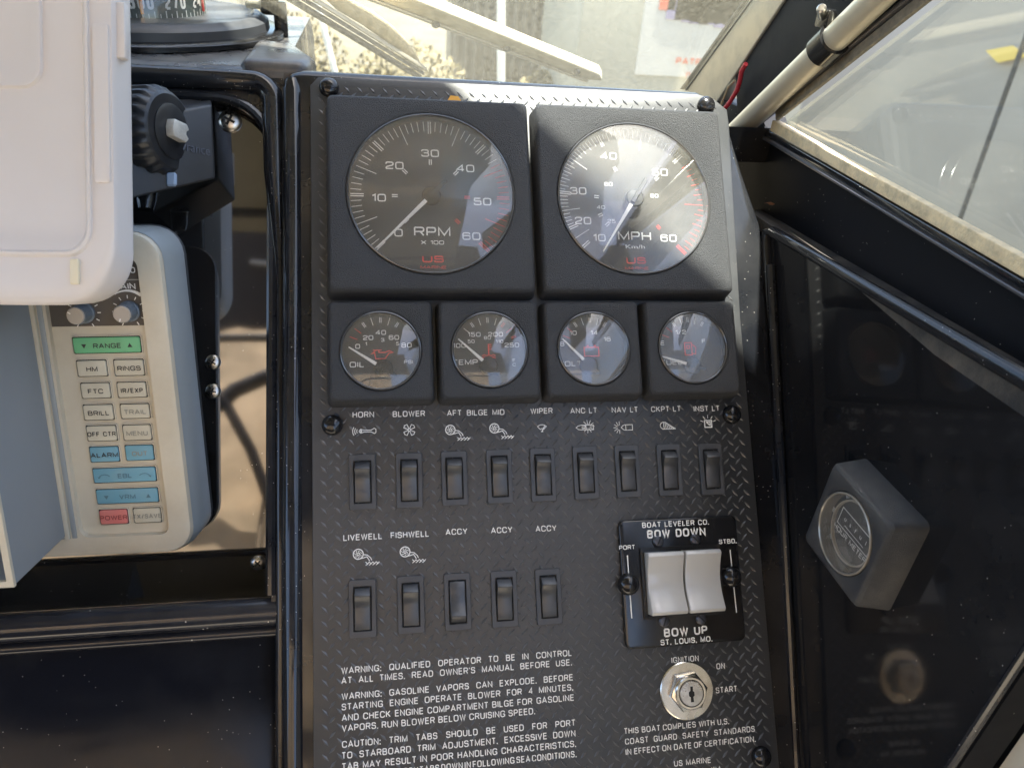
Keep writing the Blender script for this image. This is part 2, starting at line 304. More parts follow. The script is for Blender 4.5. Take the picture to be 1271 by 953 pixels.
def word(s, bold=0.0, sx=1.0, rr=.34):
    k = (s, bold, sx, rr)
    if k in _tc: return _tc[k]
    if all(ch in GL for ch in s):
        wt = .136 + bold * 1.45; b = bmesh.new(); x = 0; yy = lambda y: (wt / 2 + y * (1 - wt)) * CAP
        for ch in s:
            w, st = GL[ch]; w = w * sx
            iw = max(w - wt * .0, 0) if ch not in 'I' else 0
            for q in st:
                if q[0] == 'd': X = (x + wt / 2) * CAP; Y = yy(q[1][1]); h = wt * .58 * CAP; b.faces.new([b.verts.new((X + u * h, Y + v * h, 0)) for u, v in ((-1, -1), (1, -1), (1, 1), (-1, 1))]); continue
                P = [Vector(((x + wt / 2 + a * iw) * CAP, yy(c))) for a, c in q[1:]]
                if q[0] in 'rc': P = rounded(P, rr * CAP * min(1, .55 + .45 * sx), q[0] == 'c')
                stroke(b, P, wt * CAP, closed=q[0] == 'c')
            x += iw + wt + (.15 if sx < 1.2 else .20)
        vs = [tuple(v.co) for v in b.verts]; b.verts.index_update(); fs = [tuple(v.index for v in f.verts) for f in b.faces]; b.free(); xs = [v[0] for v in vs] or [0]
        _tc[k] = (vs, fs, min(xs), max(xs)); return _tc[k]
    c = bpy.data.curves.new('t', 'FONT'); c.body = s; c.size = 1; c.resolution_u = 3; c.offset = 0; c.fill_mode = 'FRONT'
    o = bpy.data.objects.new('t', c); COL.objects.link(o); dg = bpy.context.evaluated_depsgraph_get(); dg.update()
    me = bpy.data.meshes.new_from_object(o.evaluated_get(dg)); vs = [(v.co[0] * sx, v.co[1], 0) for v in me.vertices]; fs = [tuple(p.vertices) for p in me.polygons]
    bpy.data.objects.remove(o); bpy.data.meshes.remove(me); bpy.data.curves.remove(c)
    xs = [v[0] for v in vs] or [0]; _tc[k] = (vs, fs, min(xs), max(xs)); return _tc[k]
def put(bm, s, x, y, h, sx=1.0, bold=0.0, align='C', ang=0, z=0.0, width=None):
    """word s with cap height h centred on (x, y)"""
    vs, fs, x0, x1 = word(s, bold, sx, .34 if sx < 1.2 else .26); k = h / CAP
    w = (x1 - x0) * k; off = {'C': -w / 2, 'L': 0, 'R': -w}[align]; ca, sa = cos(radians(ang)), sin(radians(ang)); nv = []
    for a, b, zz in vs:
        px_, py_ = (a - x0) * k + off, b * k - h / 2
        nv.append(bm.verts.new((x + px_ * ca - py_ * sa, y + px_ * sa + py_ * ca, z + zz)))
    for f in fs:
        try: bm.faces.new([nv[i] for i in f])
        except ValueError: pass
    return w
def justified(bm, s, xl, xr, y, h, sx, bold=0, last=False):
    ws = s.split(' '); k = h / CAP; wd = [(word(a, bold, sx)[3] - word(a, bold, sx)[2]) * k for a in ws]
    gap = (xr - xl - sum(wd)) / max(len(ws) - 1, 1)
    if gap < h * .45 and not last: f_ = (xr - xl) / (sum(wd) + h * .5 * (len(ws) - 1)); sx *= f_ * .985; wd = [(word(a, bold, sx)[3] - word(a, bold, sx)[2]) * k for a in ws]; gap = (xr - xl - sum(wd)) / (len(ws) - 1)
    if last or gap > .006: gap = h * .55
    x = xl
    for a, w in zip(ws, wd): put(bm, a, x, y, h, sx, bold, 'L'); x += w + gap

# ================================================================== OUTSIDE
GZ = -1.5
def ground():
    b = nb(); v = [b.verts.new(p) for p in ((-300, -100, GZ), (300, -100, GZ), (300, 600, GZ), (-300, 600, GZ))]; b.faces.new(v)
    m = mat('boatyard_gravel', (.13, .11, .07), .9, var=(1.2, (.075, .068, .045), .9), specks=(9, .28, (.22, .19, .13)), bump=(14, .8, .05))
    o = mk('ground', b, m, kind='structure'); o['label'] = 'pale gravel of the yard seen through the windshield'
ground()

# shed of corrugated metal: ribs are pieces
def shed():
    D = 9.0
    a = hy(560, 30, D); c = hy(752, 30, D); x0, x1 = a.x, c.x
    t = thing('corrugated_shed', 'brown grey corrugated metal shed wall standing in the yard behind the white post', 'shed', Matrix.Translation(((x0 + x1) / 2, D, GZ)))
    w = (x1 - x0); b = nb(); box(b, (0, .3, 2.0), (w, .6, 4.0)); mk('wall', b, mat('shed_metal', (.15, .13, .10), .6, var=(3, (.24, .21, .15), .7)), t)
    mr = mat('shed_rib', (.20, .175, .13), .55, var=(3, (.12, .10, .08), .6)); n = 16; me = None
    for i in range(n):
        x = -w / 2 + (i + .5) * w / n
        if me is None:
            b = nb(); box(b, (0, 0, 2.0), (w / n * .45, .05, 4.0), .01, 1); o = mk('rib', b, mr, t); me = o.data
        else: o = bpy.data.objects.new('rib', me); COL.objects.link(o); o.parent = t
        o.location = (x, -.03, 0)
    b = nb(); box(b, (0, .2, 4.04), (w + .2, 1.0, .08), .01, 1); mk('roof', b, mr, t)
shed()
def post(x0, y0, x1, y1, D, r, label):
    a = hy(x0, y0, D); c = hy(x1, y1, D); k = (a - c).normalized(); p0 = c + k * ((GZ - c.z) / k.z); p1 = a + k * .5
    t = thing('white_post', label, 'post', Matrix.Translation(p0)); b = nb(); tube(b, [V(0, 0, 0), p1 - p0], r, 16)
    mk('pole', b, mat('white_paint', (.8, .79, .72), .45), t)
    b = nb(); lathe(b, [(r * 2.2, 0), (r * 2.2, .04), (r * 1.1, .06)], 20); mk('base', b, M_alu, t)
post(622, 0, 622, 92, 5.0, .027, 'white upright pole outside the windshield in front of the corrugated shed')
post(399, 25, 411, 72, 5.6, .022, 'thin leaning white pole at the far left of the windshield, beyond the dark wiper')
# neighbouring boat with faded graphics
def far_boat():
    D = 6.5
    def q(x, y, d=0): p = hy(x, y, D - d); return p
    a = q(728, 100); w = q(1100, 0).x - a.x
    t = thing('moored_boat', 'pale hull of the neighbouring boat with faded purple stripes and red lettering', 'boat', Matrix.Translation((a.x, D, GZ)))
    mh = mat('faded_hull_paint', (.40, .385, .31), .45, var=(2, (.34, .32, .25), .6)); mh2 = mat('faded_white_hull', (.60, .58, .53), .4)
    b = nb(); prism(b, [(0, 0), (w * .15, .2), (w, .25), (w, 3.4), (-.1, 3.4), (-.12, 1.8)], -1.6, 0, .03, 2, Matrix.Rotation(radians(90), 4, 'X')); mk('hull', b, mh, t)
    org = Vector((a.x, D, GZ)); 
    def rect(name, px0, py0, px1, py1, m, d=.02):
        p0 = hy(px0, py0, D - d) - org; p1 = hy(px1, py1, D - d) - org; b = nb(); box(b, ((p0.x + p1.x) / 2, -d / 2, (p0.z + p1.z) / 2), (abs(p1.x - p0.x), d, abs(p1.z - p0.z)), .003, 1); return mk(name, b, m, t)
    rect('name_band', 815, -90, 1000, 104, mh2, .02)
    mp = mat('faded_purple', (.30, .26, .40), .5); mr = mat('faded_red', (.72, .16, .09), .5)
    for x in (843, 854, 864, 875, 886, 897, 908, 919, 930): rect('purple_stripe', x, -80, x + random.uniform(4.2, 5.6), 28 + (x - 843) * .10 + random.uniform(-3, 3), mp, .028)
    rect('red_block', 826, -40, 838, 14, mr, .028)
    b = nb(); p = hy(862, 77, D - .03) - org; put(b, 'PATROL', 0, 0, .055, 1.1, .06); o = mk('lettering', b, mr, t, frame((p.x, -.03, p.z), (0, -1, 0), (0, 0, 1)), 0)
    b = nb(); p = hy(856, 93, D - .03) - org; put(b, 'IV', 0, 0, .055, 1.1, .02); mk('lettering', b, mr, t, frame((p.x, -.03, p.z), (0, -1, 0), (0, 0, 1)), 0)
far_boat()
# dry shrubs on the left
def shrub(px, py, D, R, label):
    p = hy(px, py, D); t = thing('dry_shrub', label, 'shrub', Matrix.Translation((p.x, D, GZ)), 'dry shrubs beyond the windshield'); H = 2.0
    vs = []; fs = []
    for i in range(4200):
        d = Vector((random.gauss(0, 1), random.gauss(0, 1), random.gauss(0, 1))).normalized() * R * random.random() ** .4
        c = Vector((d.x * 1.2, d.y, H * .55 + d.z * 1.2)); a = Vector((random.gauss(0, 1), random.gauss(0, 1), random.gauss(0, 1))).normalized() * .028; q = a.orthogonal() * .6
        k = len(vs); vs += [c - a, c + q, c + a, c - q]; fs.append((k, k + 1, k + 2, k + 3))
    me = bpy.data.meshes.new('foliage'); me.from_pydata(vs, [], fs); me.materials.append(mat('dry_leaf', (.17, .135, .06), .7, var=(6, (.10, .085, .04), .9))); o = bpy.data.objects.new('foliage', me); COL.objects.link(o); o.parent = t; o['kind'] = 'stuff'
    b = nb()
    for i in range(9): a = random.uniform(0, 6.28); tube(b, [V(0, 0, 0), V(cos(a) * .15, sin(a) * .15, .6), V(cos(a) * R * .7, sin(a) * R * .7, 1.4)], [.03, .02, .006], 6)
    mk('stems', b, mat('twig', (.12, .09, .06), .8), t)
shrub(505, 20, 7.0, .55, 'yellow brown dry shrub seen behind the pale rail, left of the white pole')
shrub(350, 20, 8.0, .6, 'yellowish dry shrub beyond the far left corner of the windshield')
shrub(690, 10, 7.6, .3, 'small dry shrub in front of the corrugated shed')
# pale wall seen through the side window
def side_wall():
    t = thing('neighbour_hull', 'broad pale grey wall filling the view through the side window', 'wall', Matrix.Translation((3.4, 1, GZ)))
    b = nb(); box(b, (0, -1.25, 2.2), (.2, 11.5, 4.4), .03, 2); mk('wall', b, mat('pale_wall_paint', (.36, .335, .285), .6, var=(.8, (.30, .275, .235), .7)), t)
    p = hx(1246, 68, 3.28); q = p - Vector((3.4, 1, GZ)); b = nb()
    e = hx(1230, 68, 3.28) - p; k = abs(e.y)
    prism(b, [(-k * 1.3, .0), (0, -k * .45), (k * 2.0, .02), (k * .6, k * .55)], 0, .01, 0, 1)
    mk('yellow_mark', b, mat('yellow_paint', (.75, .55, .12), .5), t, frame((-.13, q.y, q.z), (-1, 0, 0), (0, 0, 1)), 0)
    b = nb(); a = hx(1290, 0, 3.0); c = hx(1185, 290, 3.0); dd = (a - c); tube(b, [c - dd * .3, a + dd * .6], .012, 8); o = mk('mooring_line', b, M_rubber)
    tag(o, 'thin dark slanting line hanging outside the side window', 'rope')
side_wall()

# ================================================================== BOAT SHELL
RZ = 1.9
def shell():
    o = mk('floor', wprism([(-1.3, -1.4, .25), (.36, -1.4, .25), (.36, .5, .25), (-1.3, .5, .25)], (0, 0, -.03)), M_floor, kind='structure'); o['label'] = 'cockpit floor below the helm'
    t = thing('bimini_canopy', 'khaki canvas cockpit top overhead, mirrored in the gauge glasses', 'canvas top', Matrix.Translation((-.4, -.5, RZ)))
    k = (RZ - 1.1)
    e0 = MP @ Vector((*uv(545, 105), 0)); e1 = MP @ Vector((*uv(915, 440), 0))
    a = e0 + SUN * ((RZ - e0.z) / SUN.z); c = e1 + SUN * ((RZ - e1.z) / SUN.z); dd = (c - a); dd.z = 0; dd.normalize()
    a2 = a - dd * 1.3; c2 = c + dd * .02; ap = Vector((-.4, -.5, RZ))
    pts = [a2, a, c, c2, Vector((c2.x + .01, c2.y - .12, RZ)), V(.285, -.25, RZ), V(.27, -.85, RZ), V(-1.6, -.85, RZ), V(-1.6, a2.y, RZ)]
    mk('cloth', wprism([p - ap for p in pts], (0, 0, .004)), M_canvas, t, smooth=0)
    b = nb(); tube(b, [a2 - ap + V(0, 0, -.0), c2 - ap], .006, 8); mk('hem', b, M_canvas, t)
    for y in (-.25, -.75): b = nb(); tube(b, [V(-1.15, y + .0, -.03), V(.66, y, -.03)], .011, 12); mk('bow_tube', b, M_rubber, t)
    t = thing('canvas_curtain', 'beige sewn canvas curtain behind the helm, seen mirrored in the glossy left panel', 'curtain', Matrix.Translation((-.5, -1.3, RZ)))
    b = nb(); n = 40
    for j in range(2):
        pass
    loops = []
    for i in range(n + 1):
        x = -1.0 + 1.75 * i / n; loops.append([(x, .015 * sin(x * 23) + .01 * sin(x * 51) - .62 * (1 - s) + .18, .30 - 1.05 * s) for s in (0, .25, .5, .75, 1)])
    vs = [[b.verts.new(p) for p in l] for l in loops]
    for l0, l1 in zip(vs, vs[1:]):
        for i in range(4): b.faces.new((l0[i], l1[i], l1[i + 1], l0[i + 1]))
    bmesh.ops.solidify(b, geom=b.faces[:], thickness=.002)
    mk('cloth', b, M_curtain, t)
    for x in (.235, .25): b = nb(); tube(b, [V(x + .004 * sin(k), -.62 * (1 - k / 8) + .205, .30 - 1.05 * k / 8) for k in range(9)], .0045, 6); mk('seam', b, mat('seam_thread', (.2, .14, .08), .8), t)
    b = nb(); box(b, (.1, -.50, .75), (2.6, .01, .92)); mk('sky_gap_flap', b, mat('dark_brown_canvas', (.05, .035, .025), .9), t)  # unseen dark flap, added to keep the sky gap out of the reflections
    b = nb(); box(b, (.22, -.485, .62), (.5, .012, .02), .003, 1, Matrix.Rotation(radians(8), 4, 'Y')); mk('bright_line_strip', b, mat('pale_strip_cloth', (.5, .45, .38), .8), t)  # pale strip added to give the bright line in the mirrored canvas
    b = nb(); tube(b, [(-.10, .06, -.62), (-.02, .06, -.44), (.04, .06, -.33), (.09, .06, -.25), (.15, .06, -.19), (.22, .06, -.155), (.32, .06, -.135), (.50, .06, -.13), (.72, .06, -.14)], .021, 12); tube(b, [(.12, .07, -.21), (.2, .06, -.36), (.27, .05, -.55)], .013, 10)
    tag(mk('bow_frame', b, M_rubber, None, Matrix.Translation((-.5, -1.3, RZ))), 'black bent tube frame in front of the beige curtain, mirrored in the left panel', 'frame')
shell()
t_ = mk('aft_bulkhead', wprism([(-1.35, -1.45, .2), (.36, -1.45, .2), (.36, -1.45, 1.2), (-1.35, -1.45, 1.2)], (0, -.03, 0)), mat('dark_bulkhead', (.03, .03, .035), .5), None, smooth=0); tag(t_, 'dark bulkhead at the aft end of the cockpit, behind the viewer', 'bulkhead')
t_ = mk('port_side', wprism([(-1.35, -1.45, .2), (-1.35, .5, .2), (-1.35, .5, 1.25), (-1.35, -1.45, 1.25)], (-.03, 0, 0)), mat('port_liner', (.20, .19, .17), .5), None, smooth=0); tag(t_, 'boat side on the far port edge of the cockpit', 'boat side')

# ------------------------------------------------------------------ helm console
CON = thing('helm_console', 'glossy black moulded boat dashboard around the instrument panel', 'dashboard', MP)
PODT = .2685
pod = [(-.047, -.32), (-.047, PODT - .012), (-.043, PODT - .003), (-.034, PODT), (.236, PODT - .002), (.2465, PODT - .006), (.2555, PODT - .014), (.2600, .236), (.2665, .205), (.2765, .168), (.2775, .155), (.2775, -.32)]
b = nb(); prism(b, pod, -.20, -.0032, .009, 5, toponly=True); mk('pod_shell', b, M_gel, CON)
# left surround with the rounded opening (w = -.014) and the sunk panel behind it
HU, HT, HB, HR = -.0540, .2495, -.068, .036
def surround():
    outer = [(-.75, -.078), (-.0475, -.078), (-.0475, PODT - .004), (-.75, PODT - .004)]
    hole = [(-.70, HB), (HU, HB)] + [(HU - HR + HR * cos(radians(a)), HT - HR + HR * sin(radians(a))) for a in range(0, 91, 9)] + [(-.70, HT)]
    b = nb(); w1, w0 = -.014, -.115
    # four strips round the opening made from boxes would leave the corner square: build a front face with a bridged hole
    o_ = [b.verts.new((*p, w1)) for p in outer]; h_ = [b.verts.new((*p, w1)) for p in hole]
    eo = [b.edges.new((o_[i], o_[(i + 1) % 4])) for i in range(4)]; eh = [b.edges.new((h_[i], h_[(i + 1) % len(h_)])) for i in range(len(h_))]
    bmesh.ops.triangle_fill(b, use_beauty=True, edges=eo + eh)
    for f in list(b.faces):                                   # drop what fills the opening
        c = f.calc_center_median()
        if all(v in h_ for v in f.verts): b.faces.remove(f)
    hb = [b.verts.new((*p, w0)) for p in hole]
    for i in range(len(h_)): b.faces.new((h_[i], h_[(i + 1) % len(h_)], hb[(i + 1) % len(h_)], hb[i]))
    ob = [b.verts.new((*p, w0)) for p in outer]
    for i in range(4): b.faces.new((o_[i], o_[(i + 1) % 4], ob[(i + 1) % 4], ob[i]))
    mk('surround', b, M_gel, CON, smooth=30)
    b = nb(); rim = hole[1:-1]; tube(b, [(-.70, HT, w1)] .__class__([(p[0], p[1], w1) for p in ([(HU, HB + .004)] + hole[2:-1] + [(-.70, HT)])]), .0035, 10); mk('opening_rim', b, M_gel, CON)
surround()
TB = radians(10.5)
MB = MP @ Matrix.Translation((0, .25, -.024)) @ Matrix.Rotation(TB, 4, 'X')     # sunk panel: 60 deg from level
nB = MB.to_3x3() @ Vector((0, 0, 1)); pB = MB.translation
def bh(x, y): q = MB.inverted() @ hit(x, y, pB, nB); return q
lB = Matrix.Translation((0, .25, -.024)) @ Matrix.Rotation(TB, 4, 'X')
b = nb(); box(b, (-.38, -.16, -.003), (.70, .36, .006), 0); mk('sunk_panel', b, M_gel2b, CON, lB)
# ledge rail under the opening and the lower panel
b = nb(); tube(b, [(-.75, -.074, -.020), (-.0478, -.074, -.020)], .0085, 16); mk('ledge_rail', b, M_gel3, CON)
b = nb(); tube(b, [(-.75, -.0865, -.030), (-.0478, -.0865, -.030)], .004, 12); mk('lower_lip', b, M_gel3, CON)
b = nb(); box(b, (-.4, -.22, -.055), (.704, .30, .03), .004); mk('lower_panel', b, M_low, CON)
# dash top: level shelf ahead of the opening, rolled front edge
def dashtop():
    global CON_dash
    MI = MPI; b = nb()
    Z0 = (MP @ Vector((0, PODT - .004, -.014))); y0, z0 = Z0.y, Z0.z + .003
    prof = [(y0 + .001, z0 - .012), (y0 + .000, z0 - .004), (y0 + .002, z0 + .0005), (y0 + .006, z0 + .002), (y0 + .012, z0 + .0024), (y0 + .03, z0 + .0025), (y0 + .26, z0 + .002), (y0 + .30, z0 - .02), (y0 + .30, z0 - .05), (y0, z0 - .04)]
    xs = (-.75, -.047); L = [[MI @ Vector((x, y, z)) for y, z in prof] for x in xs]; loft(b, L, True, True); CON_dash = mat('dash_top_gelcoat', (.05, .05, .055), .22, dust=(30, (.22, .2, .17), .7, .3), bump=(500, .2, .0005)); mk('dash_top', b, CON_dash, CON)
    # raised hump at the corner, and the deck shelf behind the pod
    b = nb(); h = [hz(300, 47, z0 + .004), hz(372, 48, z0 + .004), hz(378, 72, z0 + .004), hz(300, 74, z0 + .004)]
    prof = [(-.075, y0 + .09), (-.046, y0 + .085), (-.028, y0 + .03), (-.032, y0 + .002), (-.075, y0 + .002)]
    bb = nb(); lo = [bb.verts.new(MI @ Vector((x, y, z0 - .03))) for x, y in prof]; hi = [bb.verts.new(MI @ Vector((x, y, z0 + .007))) for x, y in prof]
    bb.faces.new(lo); bb.faces.new(hi); n = len(prof)
    for i in range(n): bb.faces.new((lo[i], lo[(i + 1) % n], hi[(i + 1) % n], hi[i]))
    bmesh.ops.recalc_face_normals(bb, faces=bb.faces[:]); bevel_all(bb, .007, 4); mk('corner_hump', bb, CON_dash, CON)
    b = nb(); r_ = .0072; P_ = [(-.75, PODT - .0075, -.0135), (-.075, PODT - .0075, -.0135)] + [(-.068 + .0145 * sin(radians(a)), PODT - .0075 - .0145 + .0145 * cos(radians(a)), -.0135) for a in range(15, 91, 15)] + [(-.0520, .20, -.0135), (-.0485, .13, -.0135), (-.0480, -.32, -.0135)]; tube(b, P_, [r_] * (len(P_) - 2) + [.0035, .0030], 20); mk('rolled_edge', b, M_gel, CON)
    b = nb(); tube(b, [(-.0405, PODT - .0085, -.0090), (-.0405, PODT - .010, -.0080), (-.0405, PODT - .018, -.0070), (-.0405, -.32, -.0068)], [.003, .0052, .0066, .0066], 20); mk('pod_roll', b, M_gel, CON)
    b = nb(); pr = [(y0 + .01, z0 - .05), (y0 + .01, z0 - .024), (y0 + .35, z0 - .10), (y0 + .35, z0 - .13)]
    loft(b, [[MI @ Vector((x, y, z)) for y, z in pr] for x in (-.047, .31)], True, True); mk('rear_shelf', b, M_gel, CON)
    return z0, y0
DZ, DY = dashtop()
# side panel on the starboard wall: smoked acrylic that mirrors the instrument panel
nS = Vector((-.9983, .0326, .0492)); dS = -.2744
nSw = (MPR @ nS).normalized(); pS = MP @ (nS * dS / nS.length)
def sh(x, y, off=0): return hit(x, y, pS + nSw * off, nSw)
MS = frame(pS, nSw, MPR @ Vector((0, 1, 0)))
def side():
    c = [sh(951, 282), sh(1271, 470), sh(1271, 815), sh(1180, 953)]
    up = (c[1] - c[0]).normalized(); back = c[1] + up * .012
    # vertical rear edge goes through c[2], c[3]
    dn = (c[3] - c[2]).normalized(); r0 = c[2] - dn * ((c[2] - c[0]).dot(dn)) if False else None
    ye = c[2]; top = ye - dn * ((ye.z - (c[0].z + (ye.y - c[0].y) / (c[1].y - c[0].y) * (c[1].z - c[0].z))) / dn.z)
    bot = c[3] + dn * .35; fr = sh(985, 953); fd = (fr - c[0]).normalized(); b0 = c[0] + fd * 1.0
    pts = [c[0] - V(0, -.03, -.0), top, bot, V(b0.x, b0.y + .0, bot.z)]
    pts = [c[0] + V(0, .02, -.012), c[0] + V(0, -.006, 0), top, bot, V(fr.x, .6 * fr.y + .08, bot.z)]
    SP = thing('starboard_bulkhead', 'smoked glossy black panel on the starboard side mirroring the switch lettering', 'panel', MS); I = MS.inverted()
    mk('sheet', wprism([I @ p for p in pts], (0, 0, -.004)), M_gel2, SP, smooth=0)
    # rolled rim: down the pod side and back along the top
    r = [fr + fd * .25, fr, c[0] + fd * .16, c[0] + fd * .03, c[0] + fd * .012 - up * .0, c[0] + fd * .003 + up * .003, c[0] + up * .012, c[0] + up * .05, c[1], top]
    off = nSw * .001; b = nb(); tube(b, [I @ (p + off) for p in r], [.0045, .0045, .0042, .004, .004, .004, .0038, .0035, .0042, .0045], 12); mk('rim', b, M_gel, SP)
    b = nb(); q = [p - fd.cross(nSw).normalized() * .0085 * (1 if (p - fd.cross(nSw)).y > -9 else 1) for p in r[:4]]
    tube(b, [I @ (p + nSw * .0035) for p in q], .003, 10); mk('inner_rim', b, M_gel, SP)
    b = nb(); tube(b, [I @ (top + nSw * .001), I @ (bot + nSw * .001)], .0022, 10); mk('rear_rim', b, M_gel, SP)
    mk('return_face', wprism([I @ p for p in (top + V(.002, -.002, 0), top + V(.021, -.002, 0), bot + V(.021, -.002, 0), bot + V(.002, -.002, 0))], I.to_3x3() @ V(0, .004, 0)), M_side_black, SP, smooth=0)
    # ledge above the panel, then the boat side up to the window
    lt = top + V(0, -.05, .0); d = MPR @ V(0, 0, 0)
    e0 = c[0] + V(0, .03, .0); f0 = hx(946, 262, .31); f1 = hx(1271, 430, .31)
    LG = wprism([e0 + V(.0, 0, .001), top + V(0, -.1, .0), V(.31, top.y - .1, f1.z + (f1.z - f0.z) * .3), V(.31, e0.y + .04, f0.z)], (0, 0, -.01))
    o = mk('side_ledge', LG, mat('dusty_ledge', (.035, .034, .034), .5, dust=(40, (.16, .14, .11), .8, .3), bump=(400, .5, .001)), None, smooth=0); tag(o, 'narrow dusty black ledge above the starboard side panel', 'ledge')
    t = thing('boat_side', 'dark navy black boat side below the side window', 'boat side', Matrix.Translation((.31, 0, 1.1))); og = V(.31, 0, 1.1)
    w0, w1 = hx(955, 168, .31), hx(1271, 348, .31); zt = w0.z
    k1 = hx(900, 165, .31)
    P = [V(.31, -.8, w1.z - .001), V(.31, w0.y, w0.z - .001), V(.31, w0.y + .02, w0.z + .010), V(.31, w0.y + .17, w0.z - .0), V(.31, w0.y + .17, .3), V(.31, -.8, .3)]
    mk('side_skin', wprism([p - og for p in P], (.02, 0, 0)), M_side_black, t, smooth=0)
    # cream liner aft of the panel
    t2 = mk('hull_liner', wprism([V(.309, top.y - .004, 1.12), V(.309, -.9, 1.12), V(.309, -.9, .3), V(.309, top.y - .004, .3)], (-.003, 0, 0)), M_hull, None, smooth=0)
    tag(t2, 'cream hull liner at the lower right corner behind the black side panel', 'liner')
side()

# ------------------------------------------------------------------ side window, posts and tube
def window():
    X = .310
    B0, B1 = hx(957, 160, X), hx(1271, 340, X); U0, U1 = hx(957, 158, X), hx(1185, -20, X)
    ud = (U1 - U0).normalized(); bd = (B1 - B0).normalized(); dn = V(0, ud.z, -ud.y) if ud.z * 1 > 0 else V(0, 0, 0)
    dn = Vector((0, -abs(ud.z), -abs(ud.y)))            # from post towards the glass
    t = thing('side_window', 'dusty side window in a black frame, pale wall outside', 'window', Matrix.Translation(B0)); far = B0 + bd * .9; upf = U0 + ud * .6
    mk('glass', wprism([p - B0 + V(.004, 0, 0) for p in (B0, far, V(X, far.y, upf.z), upf)], (.004, 0, 0)), M_side, t, smooth=0)
    def bar(name, a, dirv, wv, w, L, th, m, x=0, r=.0008):
        p = [a, a + dirv * L, a + dirv * L + wv * w, a + wv * w]; mk(name, wprism([q - B0 + V(x, 0, 0) for q in p], (-th, 0, 0), r), m, t)
    zu = V(0, 0, 1)
    bar('sill_gasket', B0 + bd * .01 + zu * .0006, bd, zu, .0080, .9, .006, M_gasket, 0)
    bar('sill_trim', B0 - bd * .01 - zu * .0045, bd, zu, .0045, .92, .0065, M_gel, 0, .001)
    bar('sill_bead', B0 - bd * .01 - zu * .007, bd, zu, .002, .92, .0075, M_trim, 0, .0006)
    # slanting front edge of the frame: several strips
    nu = -dn
    bar('pillar_gasket', U0 + ud * .012 , ud, nu, .007, .6, .003, mat('speckled_gasket', (.20, .19, .16), .85, bump=(500, .6, .001), dust=(160, (.4, .36, .28), .7, .1)), 0)
    bar('pillar_trim', U0 - ud * .012 + nu * .0072, ud, nu, .003, .6, .006, M_trim, 0)
    bar('pillar_trim', U0 - ud * .012 + nu * .0112, ud, nu, .0025, .6, .0075, M_side_black, 0)
    bar('pillar_skin', U0 - ud * .05 + nu * .0140, ud, nu, .075, .8, .003, M_side_black, .001)
    return ud, nu
UD, NU = window()
def rod():
    X = .296; a, c = hx(912, 166, X), hx(1087, 0, X); d = (c - a).normalized()
    t = thing('canopy_tube', 'cream metal tube running up beside the windshield post', 'tube', Matrix.Translation(a))
    b = nb(); tube(b, [-d * .01, d * .1, d * .5], .0086, 24); mk('tube', b, M_tube, t)
    k = hx(1027, 40, X); b = nb(); s = (k - a).dot(d); tube(b, [d * (s - .008), d * (s - .0078), d * (s + .0078), d * (s + .008)], [.0090, .0108, .0108, .0090], 28); mk('collar', b, M_gloss, t)
    b = nb(); box(b, (0, 0, 0), (.006, .016, .012), .002, 2, Matrix.Translation(d * (s + .002) + V(-.004, .006, .013))); mk('clamp_lug', b, M_gloss, t)
    b = nb(); lathe(b, [(.003, 0), (.003, .01), (.002, .011)], 12, frame(d * (s + .002) + V(-.006, .006, .014), (-.6, -.6, .5), (0, 0, 1))); mk('clamp_screw', b, M_steel, t)
    # windshield post
    X = .318; p = [hx(862, 112, X), hx(905, 128, X), hx(997, 0 - 6, X), hx(950, -6, X)]
    p[2] = p[1] + (p[2] - p[1]) * 2; p[3] = p[0] + (p[3] - p[0]) * 2
    q = p[0]; PT = thing('windshield_post', 'weathered aluminium windshield side post slanting up to the right', 'post', Matrix.Translation(q))
    mk('extrusion', wprism([r - q for r in p], (-.012, 0, 0), .0012), M_alu, PT)
    e = (p[3] - p[0]); f = (p[1] - p[0]).normalized()
    mk('rubber_lip', wprism([r - q for r in (p[0] - f * .002, p[0] + f * .0012, p[3] + f * .0012, p[3] - f * .002)], (-.0145, 0, 0), .0006), M_rubber, PT)
    mk('groove_strip', wprism([r - q for r in (p[0] + f * .0085, p[0] + f * .0095, p[3] + f * .0095, p[3] + f * .0085)], (-.0128, 0, 0)), M_trim, PT, smooth=0)
    # wires
    X = .300; pts = [hx(*a_, X) for a_ in ((894, 142), (903, 126), (911, 112), (918, 100), (924, 88), (930, 80))]
    b = nb(); tube(b, [r + V(.003 * sin(i), 0, 0) for i, r in enumerate(pts)], .0019, 10); tag(mk('red_wire', b, M_wire), 'red wire running up between windshield post and cream tube', 'wire')
    b = nb(); pts = [hx(*a_, .302) for a_ in ((892, 138), (899, 120), (904, 108), (912, 100))]; tube(b, pts, .0009, 8); tag(mk('tan_wire', b, M_wire2), 'thin tan wire beside the red wire at the windshield post', 'wire')
rod()
